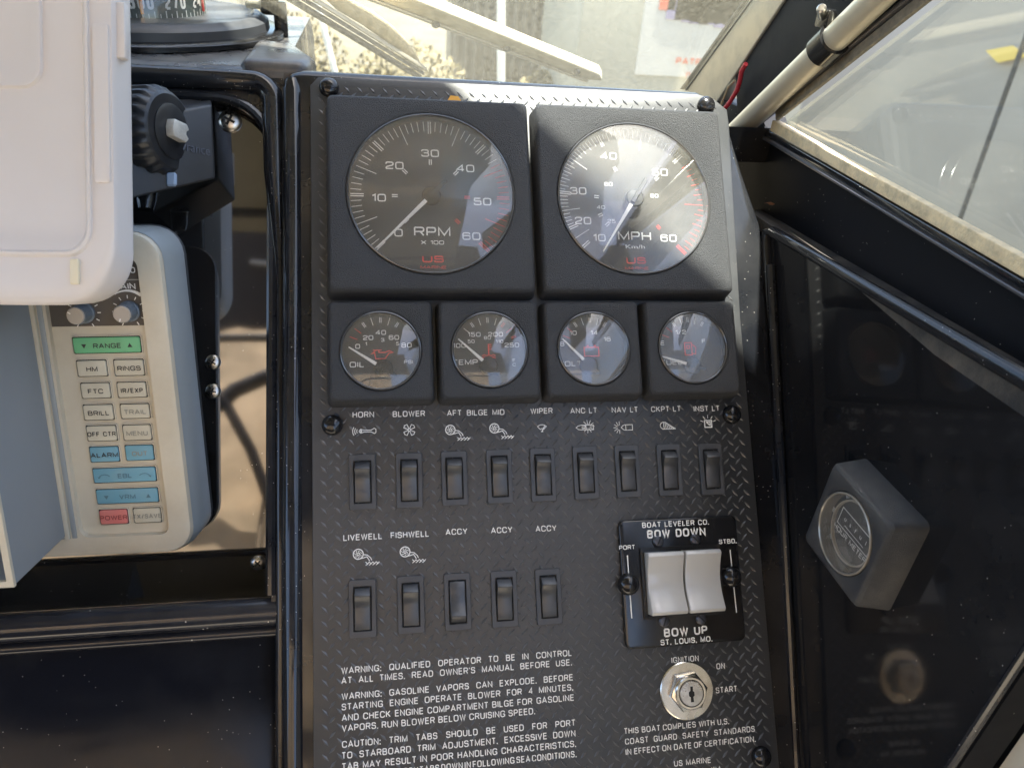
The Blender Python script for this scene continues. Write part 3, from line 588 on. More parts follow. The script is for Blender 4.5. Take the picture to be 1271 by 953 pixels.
# windshield glass with wiper and the pale rail
def windshield():
    a = hx(870, 108, .318); c = hx(960, 0, .318); s = (c - a).normalized(); nW = Vector((0, s.z, -s.y)); 
    if nW.y < 0: nW = -nW
    def wh(x, y, off=0): return hit(x, y, a + nW * off, nW)
    t = thing('windshield', 'dusty sunlit windshield glass above the dash', 'windshield', Matrix.Translation(a))
    p0 = a - s * .05
    mk('glass', wprism([p - a for p in (p0 + V(.0, 0, 0), p0 - V(1.4, 0, 0), p0 - V(1.4, 0, 0) + s * .7, p0 + s * .7)], nW * .005), M_wind, t, smooth=0)
    # dark wiper: arm, blade, rubber
    q0, q1 = wh(352, -12, .02), wh(522, 92, .02); d = (q1 - q0).normalized(); sd = d.cross(nW).normalized()
    wt = thing('wiper', 'dark windshield wiper with a pale dusty blade slanting down towards the dash', 'wiper', Matrix.Translation(q1))
    def bar(name, off0, off1, m, x0=-.05, x1=1., z=0, th=.004):
        A = q0 + (q0 - q1) * .6; 
        p = [A + sd * off0, q1 + sd * off0, q1 + sd * off1, A + sd * off1]; mk(name, wprism([r - q1 + nW * z for r in p], nW * th, .0008), m, wt)
    bar('arm', -.0022, .0022, M_rubber, z=-.006); bar('blade_rubber', .0035, .0052, M_trim, z=-.003)
    bar('blade_frame', .0062, .0085, M_alu, z=0)
    b = nb(); pr = [wh(x, y, .03) - q1 for x, y in ((395, -20), (425, 5), (455, 22), (480, 40), (500, 58), (515, 78), (522, 90))]; tube(b, pr, [.005, .007, .0075, .0075, .0065, .005, .002], 12, flat=.4); mk('blade_cover', b, M_gasket, wt)
    # rail
    r0, r1 = wh(470, -8, .06), wh(738, 97, .06); d = (r1 - r0).normalized(); sd = d.cross(nW).normalized(); A = r0 - d * .4
    RT = thing('pale_rail', 'sun bleached cream rail with bolts crossing outside the windshield', 'rail', Matrix.Translation(r1)); w = .0125
    mk('plank', wprism([r - r1 for r in (A - sd * w, r1 - sd * w * .6, r1 + d * .012, r1 + sd * w * .6, A + sd * w)], nW * .012, .002), mat('bleached_wood', (.62, .55, .40), .7, var=(25, (.45, .38, .25), .6), bump=(200, .4, .001)), RT)
    mk('edge_strip', wprism([r - r1 for r in (A - sd * (w + .006), r1 - sd * (w * .6 + .006), r1 - sd * (w * .6 + .0015), A - sd * (w + .0015))], nW * .016, .001), M_alu, RT)
    for x, y in ((541, 30), (629, 60), (716, 88)):
        b = nb(); lathe(b, [(.004, 0), (.004, .002), (.002, .0035)], 12, frame(wh(x, y, .06) - r1, -nW, (0, 0, 1))); mk('bolt', b, M_darkmetal, RT)
windshield()

# ================================================================== INSTRUMENT PANEL
PAN = thing('instrument_panel', 'black tread textured instrument panel with white switch lettering and warnings', 'instrument panel', MP)
PL, PR, PT_ = -.0290, .2515, .2590
b = nb(); prism(b, [(PL, -.30), (PL, PT_ - .006), (PL + .005, PT_), (PR - .018, PT_ + .001), (PR - .006, PT_ - .002), (PR + .0035, PT_ - .010), (PR + .004, PT_ - .022), (PR, .10), (PR, -.30)], -.0031, 0, .0008, 2, toponly=True); mk('plate', b, M_plate, PAN)
def tread():
    vs = []; fs = []; p = .00405
    for i in range(-8, 64):
        for j in range(-60, 66):
            if (i + j) % 2: continue
            x, y = i * p + .002, j * p
            if x < PL + .003 or x > PR - .003 or y > PT_ - .004: continue
            if uvbox(x, y): continue
            a = radians(47 if i % 2 else -47) + random.uniform(-.04, .04); l, w = .0030, .00072; h = .00042
            ca, sa = cos(a), sin(a); q = lambda s, t_, z: (x + s * ca - t_ * sa, y + s * sa + t_ * ca, z)
            k = len(vs); vs += [q(-l, 0, 0), q(0, -w * 1.3, 0), q(l, 0, 0), q(0, w * 1.3, 0), q(-l * .55, 0, h), q(l * .55, 0, h)]
            fs += [(k, k + 1, k + 4), (k + 1, k + 5, k + 4), (k + 1, k + 2, k + 5), (k + 2, k + 3, k + 5), (k + 3, k + 4, k + 5), (k + 3, k, k + 4)]
    me = bpy.data.meshes.new('tread_pattern'); me.from_pydata(vs, [], fs); me.materials.append(M_tread); o = bpy.data.objects.new('tread_pattern', me); COL.objects.link(o); o.parent = PAN; o['kind'] = 'stuff'
def uvbox(x, y):
    if -.018 < x < .245 and .046 < y < .243: return True
    return False
tread()
Z = .00045
def plab(s, x, y, h, sx=1.0, bold=.012, **k):
    u, v = uv(x, y); b = nb(); put(b, s, u, v, h, sx, bold, z=Z, **k); return mk('lettering', b, M_white, PAN, smooth=0)
for s, x, y in (('HORN', 451, 514.5), ('BLOWER', 507.5, 513.5), ('AFT', 563.5, 512.5), ('BILGE', 592, 512), ('MID', 618.5, 511.5), ('WIPER', 672, 510), ('ANC LT', 724, 509.5), ('NAV LT', 775, 508.5), ('CKPT LT', 826, 507.5), ('INST LT', 876.5, 507),
                ('LIVEWELL', 450, 666), ('FISHWELL', 508.5, 663), ('ACCY', 566.5, 659.5), ('ACCY', 622.5, 657.5), ('ACCY', 677.5, 655.5)):
    plab(s, x, y, .0036, .94)
for s, x, y in (('IGNITION', 850, 817.5), ('ON', 894, 826), ('START', 901, 855)): plab(s, x, y, .0036, .80)
# warnings
def para(lines, xl, xr, h=.0036, sx=.96):
    for s, x, y, last in lines:
        u, v = uv(x, y); b = nb(); justified(b, s, xl, xr, v + h / 2, h, sx, .012, last)
        for q in b.verts: q.co.z += Z
        mk('lettering', b, M_white, PAN, smooth=0)
ul, ur = uv(424, 870)[0], uv(711, 850)[0]
para([('WARNING: QUALIFIED OPERATOR TO BE IN CONTROL', 424, 836, 0), ("AT ALL TIMES. READ OWNER'S MANUAL BEFORE USE.", 424, 848.3, 0),
      ('WARNING: GASOLINE VAPORS CAN EXPLODE. BEFORE', 424, 868, 0), ('STARTING ENGINE OPERATE BLOWER FOR 4 MINUTES,', 424, 881, 0), ('AND CHECK ENGINE COMPARTMENT BILGE FOR GASOLINE', 424, 894.5, 0), ('VAPORS. RUN BLOWER BELOW CRUISING SPEED.', 424, 907.5, 1),
      ('CAUTION: TRIM TABS SHOULD BE USED FOR PORT', 424, 927.5, 0), ('TO STARBOARD TRIM ADJUSTMENT. EXCESSIVE DOWN', 424, 941.3, 0), ('TAB MAY RESULT IN POOR HANDLING CHARACTERISTICS.', 424, 955, 0), ('ALWAYS KEEP BOTH TABS DOWN IN FOLLOWING SEA CONDITIONS.', 424, 968.5, 0)], ul, ur, .0037, .88)
ul2, ur2 = uv(775, 912)[0], uv(936, 900)[0]
para([('THIS BOAT COMPLIES WITH U.S.', 775, 910.5, 0), ('COAST GUARD SAFETY STANDARDS', 775, 923.5, 0), ('IN EFFECT ON DATE OF CERTIFICATION.', 775, 936.5, 0)], ul2, ur2, .0035, .85)
plab('US MARINE', 859, 944.5, .0034, .9); plab('ARLINGTON, WA', 862, 957, .0034, .9)
# pictograms
def icon(x, y, fn):
    u, v = uv(x, y); b = nb(); fn(b); 
    for q in b.verts: q.co = Vector((q.co.x * .001 + u, q.co.y * .001 + v, Z + q.co.z))
    mk('pictogram', b, M_white, PAN, smooth=0)
lw = .42
def ic_horn(b):
    stroke(b, [(-2, 1.2), (0, .5), (4.2, .5), (6, 1.6), (7, 1), (7, -1), (6, -1.6), (4.2, -.5), (0, -.5), (-2, -1.2)], lw, closed=True)
    for r in (2.0, 3.2, 4.4): stroke(b, arc(-2.4, 0, r, 145, 215, 8), lw)
    stroke(b, arc(-2.2, 0, .8, 0, 360, 8), lw)
def ic_fan(b):
    for k in range(4):
        a = radians(45 + 90 * k); c, s = cos(a), sin(a); q = lambda p, t: (p * c - t * s, p * s + t * c)
        stroke(b, [q(.8, -.4), q(3.3, -1.4), q(3.9, 0), q(3.3, 1.4), q(.8, .4)], lw)
    stroke(b, arc(0, 0, .8, 0, 360, 8), lw)
def ic_pump(b):
    stroke(b, arc(-2, 1.3, 2.9, 0, 360, 20), .6); stroke(b, arc(-2, 1.3, .7, 0, 360, 8), .4)
    for k in range(7):
        a = k * 51; stroke(b, arc(-2 + 1.3 * cos(radians(a)), 1.3 + 1.3 * sin(radians(a)), .9, a + 20, a + 140, 4), .35)
    stroke(b, [(-2, -1.6), (1, -1), (3, -.4), (4.6, -3)], .5); stroke(b, [(.9, .9), (3.2, .6), (5.2, -1.2), (5.8, -2.6)], .5)
    for k in range(4): stroke(b, [(2.2 + k * 2, -3.4), (3.4 + k * 2, -4.6), (2.2 + k * 2, -5.4)], .45); stroke(b, [(3.4 + k * 2, -4.6), (4.2 + k * 2, -3.6)], .45)
def ic_wiper(b):
    stroke(b, arc(0, -2, 4, 45, 135, 8) + [(-1.3, -.8)] + arc(0, -2, 1.5, 135, 45, 4), .4, closed=True); stroke(b, [(0, -2), (1.8, 1.2)], .5); stroke(b, [(-.7, -2.3), (.7, -2.3)], .6)
def rays(b, x, y, r0, r1, a0, a1, n):
    for i in range(n): a = radians(a0 + (a1 - a0) * i / (n - 1)); stroke(b, [(x + r0 * cos(a), y + r0 * sin(a)), (x + r1 * cos(a), y + r1 * sin(a))], .38)
def ic_anchor_light(b): stroke(b, [(-6.4, 0), (-5, 1.1), (-3, 1.5), (5, 1.5), (5, -1.5), (-3, -1.5), (-5, -1.1)], .4, closed=True); stroke(b, [(-2.5, .7), (0, .7), (0, -.7), (-2.5, -.7)], .35, closed=True); rays(b, 1.5, .6, 1.2, 4.2, 0, 330, 11)
def ic_nav(b): stroke(b, [(-1.5, 0), (0, 1.4), (1.2, 1.7), (6, 1.7), (6, -1.7), (1.2, -1.7), (0, -1.4)], .4, closed=True); stroke(b, [(1.6, 1.7), (1.6, -1.7)], .4); rays(b, -2.6, 0, 1.4, 4, 90, 270, 7)
def ic_ckpt(b):
    stroke(b, arc(-2.6, 0, 2.2, 60, 250, 8), .4)
    for k in range(7): stroke(b, [(-2.6 + k * 1.1, 2.3 - k * .62), (-2.2 + k * 1.3, -2.2)], .4)
    stroke(b, [(-1.6, 2.3), (5.4, -2.3), (-3.4, -2.3)], .45)
def ic_inst(b): stroke(b, [(-2.4, 1.4), (2.4, 1.4), (2.4, -3), (-2.4, -3)], .7, closed=True); stroke(b, [(-1.4, .4), (1.4, .4), (1.4, -2)], .7); stroke(b, [(-1, .2), (1.2, -1.8)], .8); rays(b, 0, -.5, 3.4, 5.6, 20, 160, 5)
for x, y, f in ((452, 535, ic_horn), (508, 533.5, ic_fan), (563, 536, ic_pump), (617.5, 534, ic_pump), (672.5, 531, ic_wiper), (727, 530.5, ic_anchor_light), (773.5, 530.5, ic_nav), (828, 528, ic_ckpt), (878.5, 524.5, ic_inst), (449, 690, ic_pump), (507, 687, ic_pump)): icon(x, y, f)
# black screw caps of the plate
def cap_bm(r=.0062, h=.0055):
    b = nb(); lathe(b, [(r, 0), (r * 1.02, .0008), (r * .98, .0018)] + [(r * cos(a) * .98, .0018 + (h - .0018) * sin(a)) for a in [radians(t) for t in range(12, 90, 13)]] + [(0, h)], 28); return b
capme = None
for x, y in ((408, 107), (878, 129), (412, 527), (910, 514), (947, 940)):
    u, v = uv(x, y, .003)
    if capme is None: o = mk('screw_cap', cap_bm(), M_gloss, PAN); capme = o.data
    else: o = bpy.data.objects.new('screw_cap', capme); COL.objects.link(o); o.parent = PAN
    o.matrix_local = Matrix.Translation((u, v, 0))

# ------------------------------------------------------------------ rocker switches
SW = {}
def switch_parts(t, flip):
    key = 'f' if flip else 'n'
    if key not in SW:
        b = nb(); W_, H_, w_, h_ = .0158, .0330, .0102, .0252
        def rl(w, h, r, z): return [(x, y, z) for x, y in rrect(0, 0, w, h, r, 3)]
        loft(b, [rl(W_, H_, .0009, 0), rl(W_, H_, .0009, .0014), rl(W_ - .0006, H_ - .0006, .0009, .0018), rl(w_ + .0006, h_ + .0006, .0005, .0018), rl(w_, h_, .0004, .0014), rl(w_, h_, .0004, -.004)])
        fr = mk('frame', b, M_abs2, t)
        b = nb(); prof = [(-.0120, -.003), (-.0120, .0020), (-.0112, .0027), (-.006, .0024), (0, .0030), (.004, .0040), (.0068, .0062), (.0075, .0068), (.0082, .0065), (.0114, .0022), (.0120, .0008), (.0120, -.003)]
        wd = .0045
        loft(b, [[(s, v * (-1 if flip else 1), z) for v, z in prof] for s in (-wd, wd)], True, True); bmesh.ops.recalc_face_normals(b, faces=b.faces[:]); bevel_all(b, .0004, 2, 50)
        rk = mk('rocker', b, M_rock, t, smooth=50)
        b = nb(); box(b, (0, 0, .0002), (w_ - .0001, h_ - .0001, .0002)); ws = mk('well', b, M_keyhole, t)
        SW[key] = [fr.data, rk.data, ws.data]
    else:
        for nme, me in zip(('frame', 'rocker', 'well'), SW[key]): o = bpy.data.objects.new(nme, me); COL.objects.link(o); o.parent = t
names = ['under the HORN lettering', 'under the BLOWER lettering', 'under the AFT bilge pictogram', 'under the MID bilge pictogram', 'under the WIPER lettering', 'under the ANC LT lettering', 'under the NAV LT lettering', 'under the CKPT LT lettering', 'under the INST LT lettering',
         'under the LIVEWELL lettering', 'under the FISHWELL lettering', 'flipped the other way, under the first ACCY', 'under the middle ACCY of the lower row', 'under the last ACCY, right end of the lower row']
for i, (x, y) in enumerate([(450, 598), (508, 596), (564, 593.5), (620, 591), (674, 589), (727, 586.5), (779, 584.5), (831, 583), (883, 582), (450, 755), (510, 750), (568, 746.5), (626, 743), (681, 740)]):
    u, v = uv(x, y, .001)
    t = thing('rocker_switch', 'black rocker switch ' + names[i], 'switch', MP @ Matrix.Translation((u, v, 0)) @ Matrix.Rotation(random.uniform(-.006, .006), 4, 'Z'), 'black rocker switches on the panel'); switch_parts(t, i == 11)

# ------------------------------------------------------------------ gauges
def bezel_bm(hb, hf, f, R, N=9):
    k = N; b = nb()
    def sq(h, r, z): return [(x, y, z) for x, y in rr2(h, r)]
    def rr2(h, r):
        out = []
        for sx, sy, a0 in ((1, 1, 0), (-1, 1, 90), (-1, -1, 180), (1, -1, 270)):
            for i in range(5): a = radians(a0 + 90 * i / 4); out.append((sx * (h - r) + r * cos(a), sy * (h - r) + r * sin(a)))
            nx = {0: (-1, 1), 90: (-1, -1), 180: (1, -1), 270: (1, 1)}[a0]; x0, y0 = out[-1]
            if a0 in (0, 180): 
                for i in range(1, 11): out.append((x0 + (-2 * x0) * i / 11, y0))
            else:
                for i in range(1, 11): out.append((x0, y0 + (-2 * y0) * i / 11))
        return out
    ref = rr2(hf, .004); ang = [atan2(y, x) for x, y in ref]
    def ci(r, z): return [(r * cos(a), r * sin(a), z) for a in ang]
    e = .0022
    loft(b, [sq(hb, .004, 0), sq(hb - .0003, .004, .003)] + [sq(hf + (hb - .0006 - hf) * .25, .0035, f - e)] + [sq(hf - e + e * cos(radians(q)) , .0035, f - e + e * sin(radians(q))) for q in (20, 45, 70, 90)] +
         [ci(R + .0012, f), ci(R + .0004, f - .0004), ci(R, f - .0012), ci(R, f - .010)])
    return b
def ring_bm(R, f):
    b = nb(); loft(b, [[(r * cos(2 * pi * i / 64), r * sin(2 * pi * i / 64), z) for i in range(64)] for r, z in ((R - .0001, f - .009), (R - .0001, f + .0002), (R - .0008, f + .0006), (R - .0014, f + .0001), (R - .0014, f - .009))]); return b
def lens_bm(R, f, dome):
    b = nb(); K = 8; pr = [(R - .0012, f - .0008)] + [((R - .0012) * sin(radians(90 - 90 * i / K)), f + dome * (1 - (sin(radians(90 - 90 * i / K))) ** 2)) for i in range(K)] + [(0, f + dome)]
    lathe(b, [(0, f - .0008)] + pr, 64, cap=False); return b
def pol(r, a): return (r * cos(radians(a)), r * sin(radians(a)))
def gauge_base(label, u, v, big, R, name='gauge'):
    hb, hf, f = (.0648, .0628, .0155) if big else (.0322, .0303, .0135)
    t = thing(name, label, 'gauge', MP @ Matrix.Translation((u, v, 0)), 'square black gauges on the panel')
    mk('bezel', bezel_bm(hb, hf, f, R), M_abs, t); mk('trim_ring', ring_bm(R, f), mat_ring, t)
    zd = f - .0065; b = nb(); lathe(b, [(R, zd - .001), (R, zd), (0, zd)], 48); mk('dial', b, M_dial, t)
    mk('lens', lens_bm(R, f, .0042 if big else .0028), M_lens, t)
    return t, f, zd
mat_ring = mat('clear_trim_ring', (.09, .09, .09), .15, .3)
def needle(t, x, y, ang, L, wd, z, hub, tail, hubm=M_gloss):
    M = Matrix.Translation((x, y, z)) @ Matrix.Rotation(radians(ang), 4, 'Z')
    b = nb(); lathe(b, [(hub, 0), (hub, .0022), (hub * .85, .003), (0, .0032)], 28); h = mk('needle_hub', b, hubm, t, M)
    b = nb(); prism(b, [(hub * .5, -wd), (L, -wd * .35), (L, wd * .35), (hub * .5, wd)], .0022, .0030, .0002, 1); mk('needle', b, M_needle, h)
    b = nb(); prism(b, [(-tail, -wd * 1.1), (hub * .6, -wd * 1.1), (hub * .6, wd * 1.1), (-tail, wd * 1.1)], .0030, .0040, .0003, 1); mk('counterweight', b, hubm, h)
def marks(name, t, fn, m, z):
    b = nb(); fn(b)
    for q in b.verts: q.co.z += z
    mk(name, b, m, t, smooth=0)
UB = [.0126 + .033, .0126 + .165]; RB = .0523; VB = .1764
def usmarine(t, z, R):
    marks('maker_mark', t, lambda b: (put(b, 'US', 0, -R * .78, R * .085, 1.9, .05), put(b, 'MARINE', 0, -R * .88, R * .035, 2.0, .02)), M_red, z)
def tach():
    t, f, z = gauge_base('large RPM gauge with its needle resting on zero, upper left', UB[0], VB, 1, RB); R = RB; z += .0002
    def ticks(b, lo, hi):
        for i in range(0, 61):
            a = 225 - 270 * i / 60
            if not lo <= i < hi: continue
            if i % 10 == 0:
                d = pol(.0007, a + 90)
                for s in (-1, 1): p, q = pol(R * .80, a), pol(R * .955, a); stroke(b, [(p[0] + s * d[0], p[1] + s * d[1]), (q[0] + s * d[0], q[1] + s * d[1])], .0006)
                for s in (-1, 1): p, q = pol(R * .40, a), pol(R * .47, a); stroke(b, [(p[0] + s * d[0] * .9, p[1] + s * d[1] * .9), (q[0] + s * d[0] * .9, q[1] + s * d[1] * .9)], .0006)
            else: stroke(b, [pol(R * (.70 if i % 5 == 0 else .83), a), pol(R * .955, a)], .0004)
    marks('tick_marks', t, lambda b: ticks(b, 0, 44), M_white, z); marks('red_marks', t, lambda b: ticks(b, 44, 61), M_red, z)
    P = {'0': (-.40, -.46), '10': (-.62, -.03), '20': (-.43, .38), '30': (0, .55), '40': (.42, .37), '50': (.62, -.05), '60': (.47, -.49)}
    def nums(b):
        for s, (x, y) in P.items(): put(b, s, x * R, y * R, R * .095, 1.55, .012)
        put(b, 'RPM', 0, -R * .44, R * .115, 1.45, .01); put(b, 'X 100', 0, -R * .575, R * .05, 1.7, .02)
    marks('numerals', t, nums, M_white, z); usmarine(t, z, R); needle(t, 0, 0, 225.5, R * .93, .0013, z, R * .115, R * .26)
tach()
def mph():
    R = .0518; t, f, z = gauge_base('large MPH gauge at the upper right, partly in direct sun', UB[1], VB, 1, R); z += .0002
    A = {0: 232, 10: 222, 20: 204, 30: 174, 40: 115, 50: 42, 60: -46}
    def an(v): k = int(v // 10) * 10; k = min(k, 50); return A[k] + (A[k + 10] - A[k]) * (v - k) / 10
    def ticks(b, lo, hi):
        for i in range(10, 61):
            if not lo <= i < hi: continue
            a = an(i)
            if i < 20 and i % 5: continue
            if i % 10 == 0:
                d = pol(.0007, a + 90)
                for s in (-1, 1):
                    for r0, r1 in ((.80, .955), (.44, .50)): p, q = pol(R * r0, a), pol(R * r1, a); stroke(b, [(p[0] + s * d[0], p[1] + s * d[1]), (q[0] + s * d[0], q[1] + s * d[1])], .0006)
            else: stroke(b, [pol(R * (.70 if i % 5 == 0 else .84), a), pol(R * .955, a)], .0004)
        for i in range(lo, hi - 1):
            if i < 30: continue
            a = (an(i) + an(i + 1)) / 2; stroke(b, [pol(R * .88, a), pol(R * .955, a)], .0003)
    marks('tick_marks', t, lambda b: ticks(b, 0, 51), M_white, z); marks('red_marks', t, lambda b: ticks(b, 51, 61), M_red, z)
    P = {'10': (-.46, -.49), '20': (-.66, -.27), '30': (-.70, .12), '40': (-.28, .60), '50': (.40, .40), '60': (.45, -.48)}
    def nums(b):
        for s, (x, y) in P.items(): put(b, s, x * R, y * R, R * .095, 1.5, .012)
        for s, x, y in (('25', -.29, -.27), ('40', -.42, -.09), ('60', -.30, .22), ('80', .30, .08)): put(b, s, x * R, y * R, R * .05, 1.4, .012)
        put(b, 'MPH', 0, -R * .46, R * .115, 1.45, .01); put(b, 'Km/h', 0, -R * .60, R * .05, 1.7, .02)
    marks('numerals', t, nums, M_white, z); usmarine(t, z, R); needle(t, 0, 0, 237, R * .84, .0013, z + .003, R * .12, R * .30, M_abs2)
mph()
def small(k, label, R, nums, word_, icon_, nd, extra=()):
    t, f, z = gauge_base(label, .0126 + .066 * k, .0773, 0, R); z += .0002
    def nn(b):
        for s, x, y in nums: put(b, s, x * R, y * R, R * .12, 1.4, .015)
        put(b, word_[0], word_[1] * R, word_[2] * R, R * .14, 1.35, .02)
        for s, x, y, h in extra: put(b, s, x * R, y * R, R * h, 1.3, .01)
    marks('numerals', t, nn, M_white, z)
    def tk(b, rng):
        for i in rng:
            a = 158 - 136 * i / 8; r0 = .60
            if i % 2 == 0 and i: 
                d = pol(.00045, a + 90)
                for s in (-1, 1): p, q = pol(R * .66, a), pol(R * .80, a); stroke(b, [(p[0] + s * d[0], p[1] + s * d[1] + .1 * R), (q[0] + s * d[0], q[1] + s * d[1] + .1 * R)], .0004)
            else: p, q = pol(R * .62, a), pol(R * .82, a); stroke(b, [(p[0], p[1] + .1 * R), (q[0], q[1] + .1 * R)], .0004)
    marks('tick_marks', t, lambda b: tk(b, range(2, 7) if k != 1 else range(1, 6)), M_white, z); marks('red_marks', t, lambda b: (tk(b, (0, 1) if k != 1 else (6, 7, 8)), icon_(b, R)), M_red, z)
    ang, L, hx_, hy_ = nd; needle(t, hx_ * R, hy_ * R, ang, L * R, .0011, z, R * .24, R * .36)
def i_oil(b, R):
    q = [(-.24, -.02), (-.16, .02), (-.13, -.14), (.1, -.14), (.2, .0), (.3, .02), (.2, .06), (.1, .02), (-.05, .02), (-.05, .08), (-.12, .08)]
    stroke(b, [(x * R, (y - .02) * R) for x, y in q], .0006, closed=True); stroke(b, [(-.2 * R, .06 * R), (.02 * R, .06 * R)], .0005)
def i_temp(b, R):
    stroke(b, [(0, -.1 * R), (0, .2 * R)], .0008)
    for y in (.06, .12, .18): stroke(b, [(0, y * R), (.08 * R, y * R)], .0005)
    for y in (-.12, -.18): stroke(b, [((-.18 + .06 * i) * R, (y + .03 * (i % 2)) * R) for i in range(7)], .0005)
def i_bat(b, R): stroke(b, [(-.2 * R, .08 * R), (.2 * R, .08 * R), (.2 * R, -.16 * R), (-.2 * R, -.16 * R)], .0007, closed=True); stroke(b, [(-.13 * R, .12 * R), (-.07 * R, .12 * R)], .0009); stroke(b, [(.07 * R, .12 * R), (.13 * R, .12 * R)], .0009)
def i_fuel(b, R): stroke(b, [(-.14 * R, .18 * R), (.06 * R, .18 * R), (.06 * R, -.16 * R), (-.14 * R, -.16 * R)], .0007, closed=True); stroke(b, [(-.08 * R, .10 * R), (.0, .10 * R), (0, .02 * R), (-.08 * R, .02 * R)], .0006, closed=True); stroke(b, [(.06 * R, .15 * R), (.18 * R, .05 * R), (.16 * R, -.14 * R), (.06 * R, -.12 * R)], .0006)
small(0, 'small OIL pressure gauge, first in the row of four', .0242, [('0', -.57, .16), ('20', -.31, .38), ('40', 0, .51), ('60', .33, .38), ('80', .64, .18)], ('OIL', -.60, -.30), i_oil, (147, 1.0, .05, -.42), (('1', -.36, .22, .09), ('3', .05, .32, .09), ('5', .42, .22, .09), ('PSI', .68, -.25, .09)))
small(1, 'small TEMP gauge, second in the row of four', .0238, [('100', -.76, .16), ('150', -.36, .45), ('200', .20, .45), ('250', .62, .16)], ('TEMP', -.62, -.28), i_temp, (137, 1.05, -.03, -.40), (('50', -.45, .27, .09), ('80', -.02, .36, .09), ('110', .30, .26, .09), ('F', .66, -.25, .09), ('C', .66, -.36, .08)))
small(2, 'small VOLT gauge, third in the row of four, sky glare on its glass', .0236, [('8', -.80, .18), ('10', -.48, .48), ('14', .10, .48), ('16', .46, .30)], ('VOLT', -.62, -.36), i_bat, (134, 1.0, -.12, -.42))
small(3, 'small FUEL gauge, last in the row of four at the right', .0236, [('E', -.78, .18), ('1/2', -.22, .48), ('F', .42, .22)], ('FUEL', -.56, -.36), i_fuel, (163, .95, .02, -.48))

# ------------------------------------------------------------------ bow leveler switch
def leveler():
    W0 = .0035; u0, v0 = uv(770, 644, W0); u1, v1 = uv(917, 641, W0); u2, v2 = uv(923, 795, W0); u3, v3 = uv(775, 806, W0)
    cu, cv = (u0 + u1 + u2 + u3) / 4, (v0 + v1 + v2 + v3) / 4; w = ((u1 - u0) + (u2 - u3)) / 2; h = ((v0 - v3) + (v1 - v2)) / 2
    t = thing('trim_tab_control', 'black BOW UP and BOW DOWN control plate with two milky rockers', 'switch plate', MP @ Matrix.Translation((cu, cv, 0)))
    b = nb(); prism(b, rrect(0, 0, w, h, .004, 5), .0003, W0, .0012, 3, toponly=True); mk('plate', b, M_gloss, t)
    def L(x, y, z=W0): a, c = uv(x, y, z); return a - cu, c - cv
    a = [L(797, 684), L(887, 678), L(896, 757), L(803, 764)]; bx0 = sum(p[0] for p in (a[0], a[3])) / 2; bx1 = sum(p[0] for p in (a[1], a[2])) / 2; by1 = (a[0][1] + a[1][1]) / 2; by0 = (a[2][1] + a[3][1]) / 2
    b = nb(); fr = []
    def rl(x0, y0, x1, y1, z): return [(x0, y0, z), (x1, y0, z), (x1, y1, z), (x0, y1, z)]
    loft(b, [rl(bx0 - .0022, by0 - .0022, bx1 + .0022, by1 + .0022, W0 - .001), rl(bx0 - .002, by0 - .002, bx1 + .002, by1 + .002, W0 + .0018), rl(bx0, by0, bx1, by1, W0 + .0018), rl(bx0, by0, bx1, by1, W0 - .001)], False, True); mk('rocker_frame', b, M_gloss, t, smooth=0)
    mid = (bx0 + bx1) / 2; hh = (by1 - by0) / 2; yc = (by0 + by1) / 2
    for s, x0, x1 in ((0, bx0 + .0006, mid - .0006), (1, mid + .0006, bx1 - .0006)):
        prof = [(-hh + .0008, W0), (-hh + .0008, W0 + .0085), (-hh + .0028, W0 + .0098)] + [(-hh + .0028 + (2 * hh - .0056) * i / 8, W0 + .0098 - .0050 * sin(pi * i / 8)) for i in range(1, 8)] + [(hh - .0028, W0 + .0098), (hh - .0008, W0 + .0085), (hh - .0008, W0)]
        b = nb(); loft(b, [[(x, yc + v, z) for v, z in prof] for x in (x0, x1)], True, True); bmesh.ops.recalc_face_normals(b, faces=b.faces[:]); bevel_all(b, .0007, 3, 50); mk('white_rocker', b, M_milk, t, smooth=50)
    def tx(s, x, y, hgt, sx, bold=.02): q = L(x, y); b = nb(); put(b, s, q[0], q[1], hgt, sx, bold, z=W0 + .0002); mk('lettering', b, M_white, t, smooth=0)
    tx('BOAT LEVELER CO.', 838.5, 649.5, .0034, .92, .03); tx('BOW DOWN', 839.5, 661, .0052, .86, .045); tx('BOW UP', 851, 783, .0052, .92, .045); tx('ST. LOUIS, MO.', 852, 794.5, .0034, .95, .03); tx('PORT', 778, 679, .0027, 1.05, .02); tx('STBD.', 903, 671.5, .0029, 1.0, .04)
    for qa, qb in ((L(778.5, 689), L(784, 767)), (L(906, 682), L(914, 760))):
        b = nb(); stroke(b, [qa, qb], .0007, z1=W0 + .0002); mk('white_line', b, M_white, t, smooth=0)
    for x, y in ((817.5, 672), (863.5, 669.5), (825, 771), (871, 768)):
        q = L(x, y, .005); b = nb(); lathe(b, [(.0034, 0), (.0034, .0012), (.0026, .0020), (0, .0023)], 20); s = mk('screw', b, M_darkmetal, t, Matrix.Translation((q[0], q[1], W0)) @ Matrix.Rotation(random.uniform(0, 3), 4, 'Z'))
        b = nb(); box(b, (0, 0, .0021), (.0060, .0008, .0006)); mk('slot', b, M_keyhole, s)
    for x, y in ((781.5, 725.5), (909.5, 716)):
        q = L(x, y, .007); o = mk('screw_cap', cap_bm(.0066, .0065), M_gloss, t, Matrix.Translation((q[0], q[1], W0)))
leveler()
